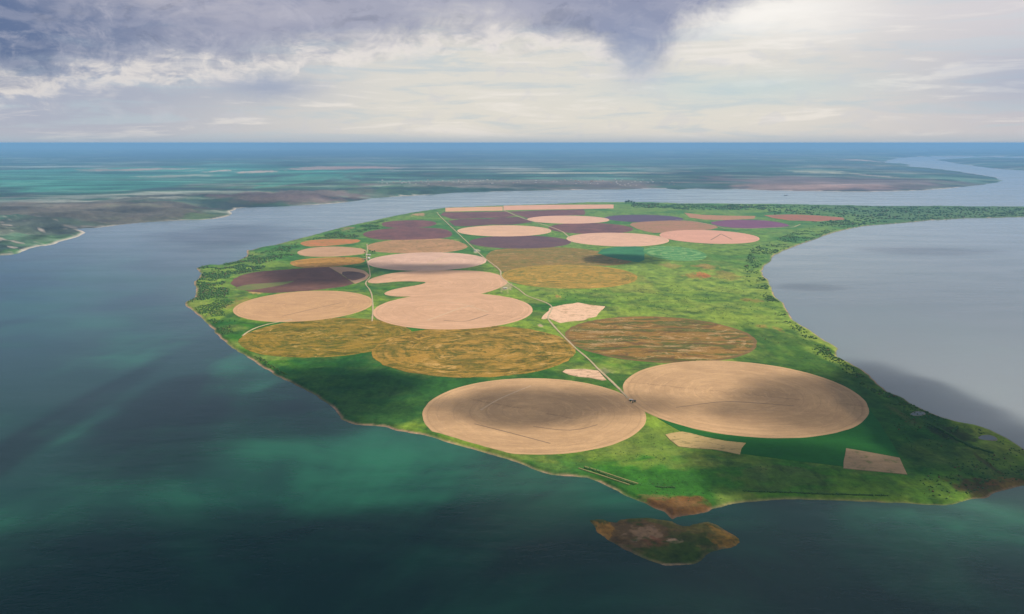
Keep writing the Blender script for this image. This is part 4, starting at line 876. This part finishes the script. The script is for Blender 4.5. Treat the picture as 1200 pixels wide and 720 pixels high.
# far town: one small house mesh in three tints, copied
def house_proto(roofm):
    V1, F1 = walls(22, 13, 7, 4); V2, F2 = gable(22, 13, 7, 4, 1, .5)
    n = len(V1); me = bpy.data.meshes.new('town_house'); me.from_pydata(V1 + V2, [], F1 + [tuple(a + n for a in f) for f in F2]); me.update()
    me.materials.append(M_WALL); me.materials.append(roofm)
    for i, p in enumerate(me.polygons): p.material_index = 0 if i < len(F1) else 1
    return me
HM = [house_proto(m_) for m_ in (M_ROOF, M_ROOF3, M_ROOF)]
def town(x0, x1, y0, y1, n, label, group, poly=P_MAIN):
    px = rng.uniform(x0, x1, n); py = rng.uniform(y0, y1, n); x, y = G(px, py, 20.0)
    z, sd = main_height(x, y, poly, True)
    for i in range(n):
        if sd[i] < 120: continue
        o = bpy.data.objects.new('town_house', HM[i % 3]); COL.objects.link(o)
        o.location = (x[i], y[i], z[i]); o.rotation_euler.z = random.uniform(-.5, .5); s = random.uniform(.7, 1.3); o.scale = (s, s, s)
        tag(o, label, 'house', group)
town(440,790,213,218.5,110,'one of the tiny houses strung along the far river shore','houses of the town on the far shore')
town(900,965,180,184,24,'one of the pale specks of houses near the horizon on the right','houses near the horizon')

# barge on the river
M_HULL = flat_mat("dark_hull", (0.05, 0.05, 0.06), .2, .3); M_DECK = flat_mat("deck", (0.22, 0.12, 0.08), .2, .3)
bx_, by_ = G(921, 229.3, 0); b0 = empty('barge', (float(bx_), float(by_), 0)); tag(b0, 'dark barge afloat on the river behind the peninsula', 'boat')
prof = [(-32, 0), (-30, 5), (20, 6), (30, 3.2), (35, 0), (30, -3.2), (20, -6), (-30, -5)]
V = [(a * .94, b * .8, -1) for a, b in prof] + [(a, b, 3.2) for a, b in prof]
mesh_obj('hull', V, [tuple(range(8, 16))[::-1]] + [(k, (k + 1) % 8, (k + 1) % 8 + 8, k + 8) for k in range(8)], M_HULL, b0)
V, F = box(-18, 22, -4, 4, 3.1, 5); mesh_obj('hold_cover', V, F, M_DECK, b0)
V, F = box(-29, -20, -3.5, 3.5, 3.1, 9); w_ = mesh_obj('wheelhouse', V, F, M_WALL2, b0)
V, F = box(-19.95, -19.8, -3, 3, 6.3, 8.2); mesh_obj('window', V, F, M_DOOR, w_)

# ------------------------------------------------------------------ clouds above the frame whose shade falls on the land
def cloud_mat(name, dens):
    m = bpy.data.materials.new(name); m.use_nodes = True; nt = m.node_tree; nt.nodes.clear()
    v = nt.nodes.new('ShaderNodeVolumePrincipled'); v.inputs['Color'].default_value = (.9, .92, .96, 1); v.inputs['Density'].default_value = dens
    o = nt.nodes.new('ShaderNodeOutputMaterial'); nt.links.new(v.outputs[0], o.inputs['Volume']); return m
M_CLOUD = cloud_mat("cloud_vapour", 0.013)
def cloud(spots, alt, thick, seed, cell=45, ragged=.55):
    """closed lens-like cloud; spots = photo ellipses its shade covers; thins out to nothing at its rim"""
    E = [ell(*s[:4]) + (s[4],) for s in spots]
    lo = np.array([min(e[1] - e[3] * 1.6 for e in E), min(e[2] - e[4] * 1.6 for e in E)]); hi = np.array([max(e[1] + e[3] * 1.6 for e in E), max(e[2] + e[4] * 1.6 for e in E)])
    nx = int((hi[0] - lo[0]) / cell) + 2; ny = int((hi[1] - lo[1]) / cell) + 2
    X, Y = np.meshgrid(np.linspace(lo[0], hi[0], nx), np.linspace(lo[1], hi[1], ny))
    T = np.zeros(X.shape)
    n = fbm(X, Y, 420, seed, 4)
    for _, cx, cy, rx, ry, s in E:
        r = np.sqrt(((X - cx) / rx) ** 2 + ((Y - cy) / ry) ** 2) + (n - .5) * 2 * ragged
        T = np.maximum(T, s * sstep(r, 1.35, .55))
    T = T * (.75 + .5 * fbm(X, Y, 200, seed + 5, 3)) * thick
    keep = T > 1.0
    T = np.maximum(T, 0.0)
    off = SDIR * (alt / SDIR[2]); c = np.array([(lo[0] + hi[0]) / 2, (lo[1] + hi[1]) / 2])
    r_, c_ = X.shape; idx = np.arange(r_ * c_).reshape(r_, c_)
    q = np.stack([idx[:-1, :-1], idx[:-1, 1:], idx[1:, 1:], idx[1:, :-1]], -1).reshape(-1, 4)
    k = keep.ravel(); q = q[k[q].any(1)]
    # rim vertices are those of kept cells that are themselves empty: top and bottom meet there
    top = np.stack([X.ravel() - c[0], Y.ravel() - c[1], T.ravel() * .7], 1); bot = top.copy(); bot[:, 2] = -T.ravel() * .3
    top[~k, 2] = 0; bot[~k, 2] = 0
    V = np.concatenate([top, bot]); qb = q[:, ::-1].copy() + len(top)
    inside = k[q]; qb2 = qb.copy(); lowidx = q[:, ::-1]; kk = k[lowidx]; qb2[~kk] = lowidx[~kk]
    F = np.concatenate([q, qb2]); used = np.unique(F); rm = np.full(len(V), -1); rm[used] = np.arange(len(used))
    o = mesh_obj('cloud', V[used], rm[F], M_CLOUD, smooth=True)
    o.location = (c[0] + off[0], c[1] + off[1], alt)
    return tag(o, kind='structure')
# shade ellipses in photo pixels: (left, right, top, bottom, strength)
cloud([(250,500,436,514,.62), (110,340,440,546,.35), (470,785,455,496,.29)], 2300, 300, 1, 35, .8)
cloud([(1000,1330,440,612,.72), (850,1090,438,516,.32), (840,1100,520,600,.4)], 2300, 300, 2)
cloud([(-500,1500,606,900,1)], 2300, 300, 3, 60, .35)
cloud([(-60,70,430,640,.6)], 2500, 250, 4)
cloud([(300,450,309,336,.45), (690,770,298,309,.6), (450,560,310,322,.45), (1020,1165,289,298,.22), (915,990,332,340,.18), (170,345,264,290,.3)], 2600, 220, 5, 60)  # last three spots added only to darken streaks on the water

# ------------------------------------------------------------------ haze
def haze():
    L = 330000.0
    V, F = box(-L, L, -L, L, -12, 812)
    m = bpy.data.materials.new("haze"); m.use_nodes = True; nt = m.node_tree; nt.nodes.clear()
    v = nt.nodes.new('ShaderNodeVolumePrincipled'); v.inputs['Color'].default_value = (.29, .59, 1.0, 1); v.inputs['Density'].default_value = 2.8e-5
    v.inputs['Anisotropy'].default_value = 0.0
    o = nt.nodes.new('ShaderNodeOutputMaterial'); nt.links.new(v.outputs[0], o.inputs['Volume'])
    tag(mesh_obj('haze', V, F, m), kind='stuff')
haze()
print("tris", sum(len(o.data.polygons) for o in bpy.data.objects if o.type == 'MESH'), "objects", len(bpy.data.objects))
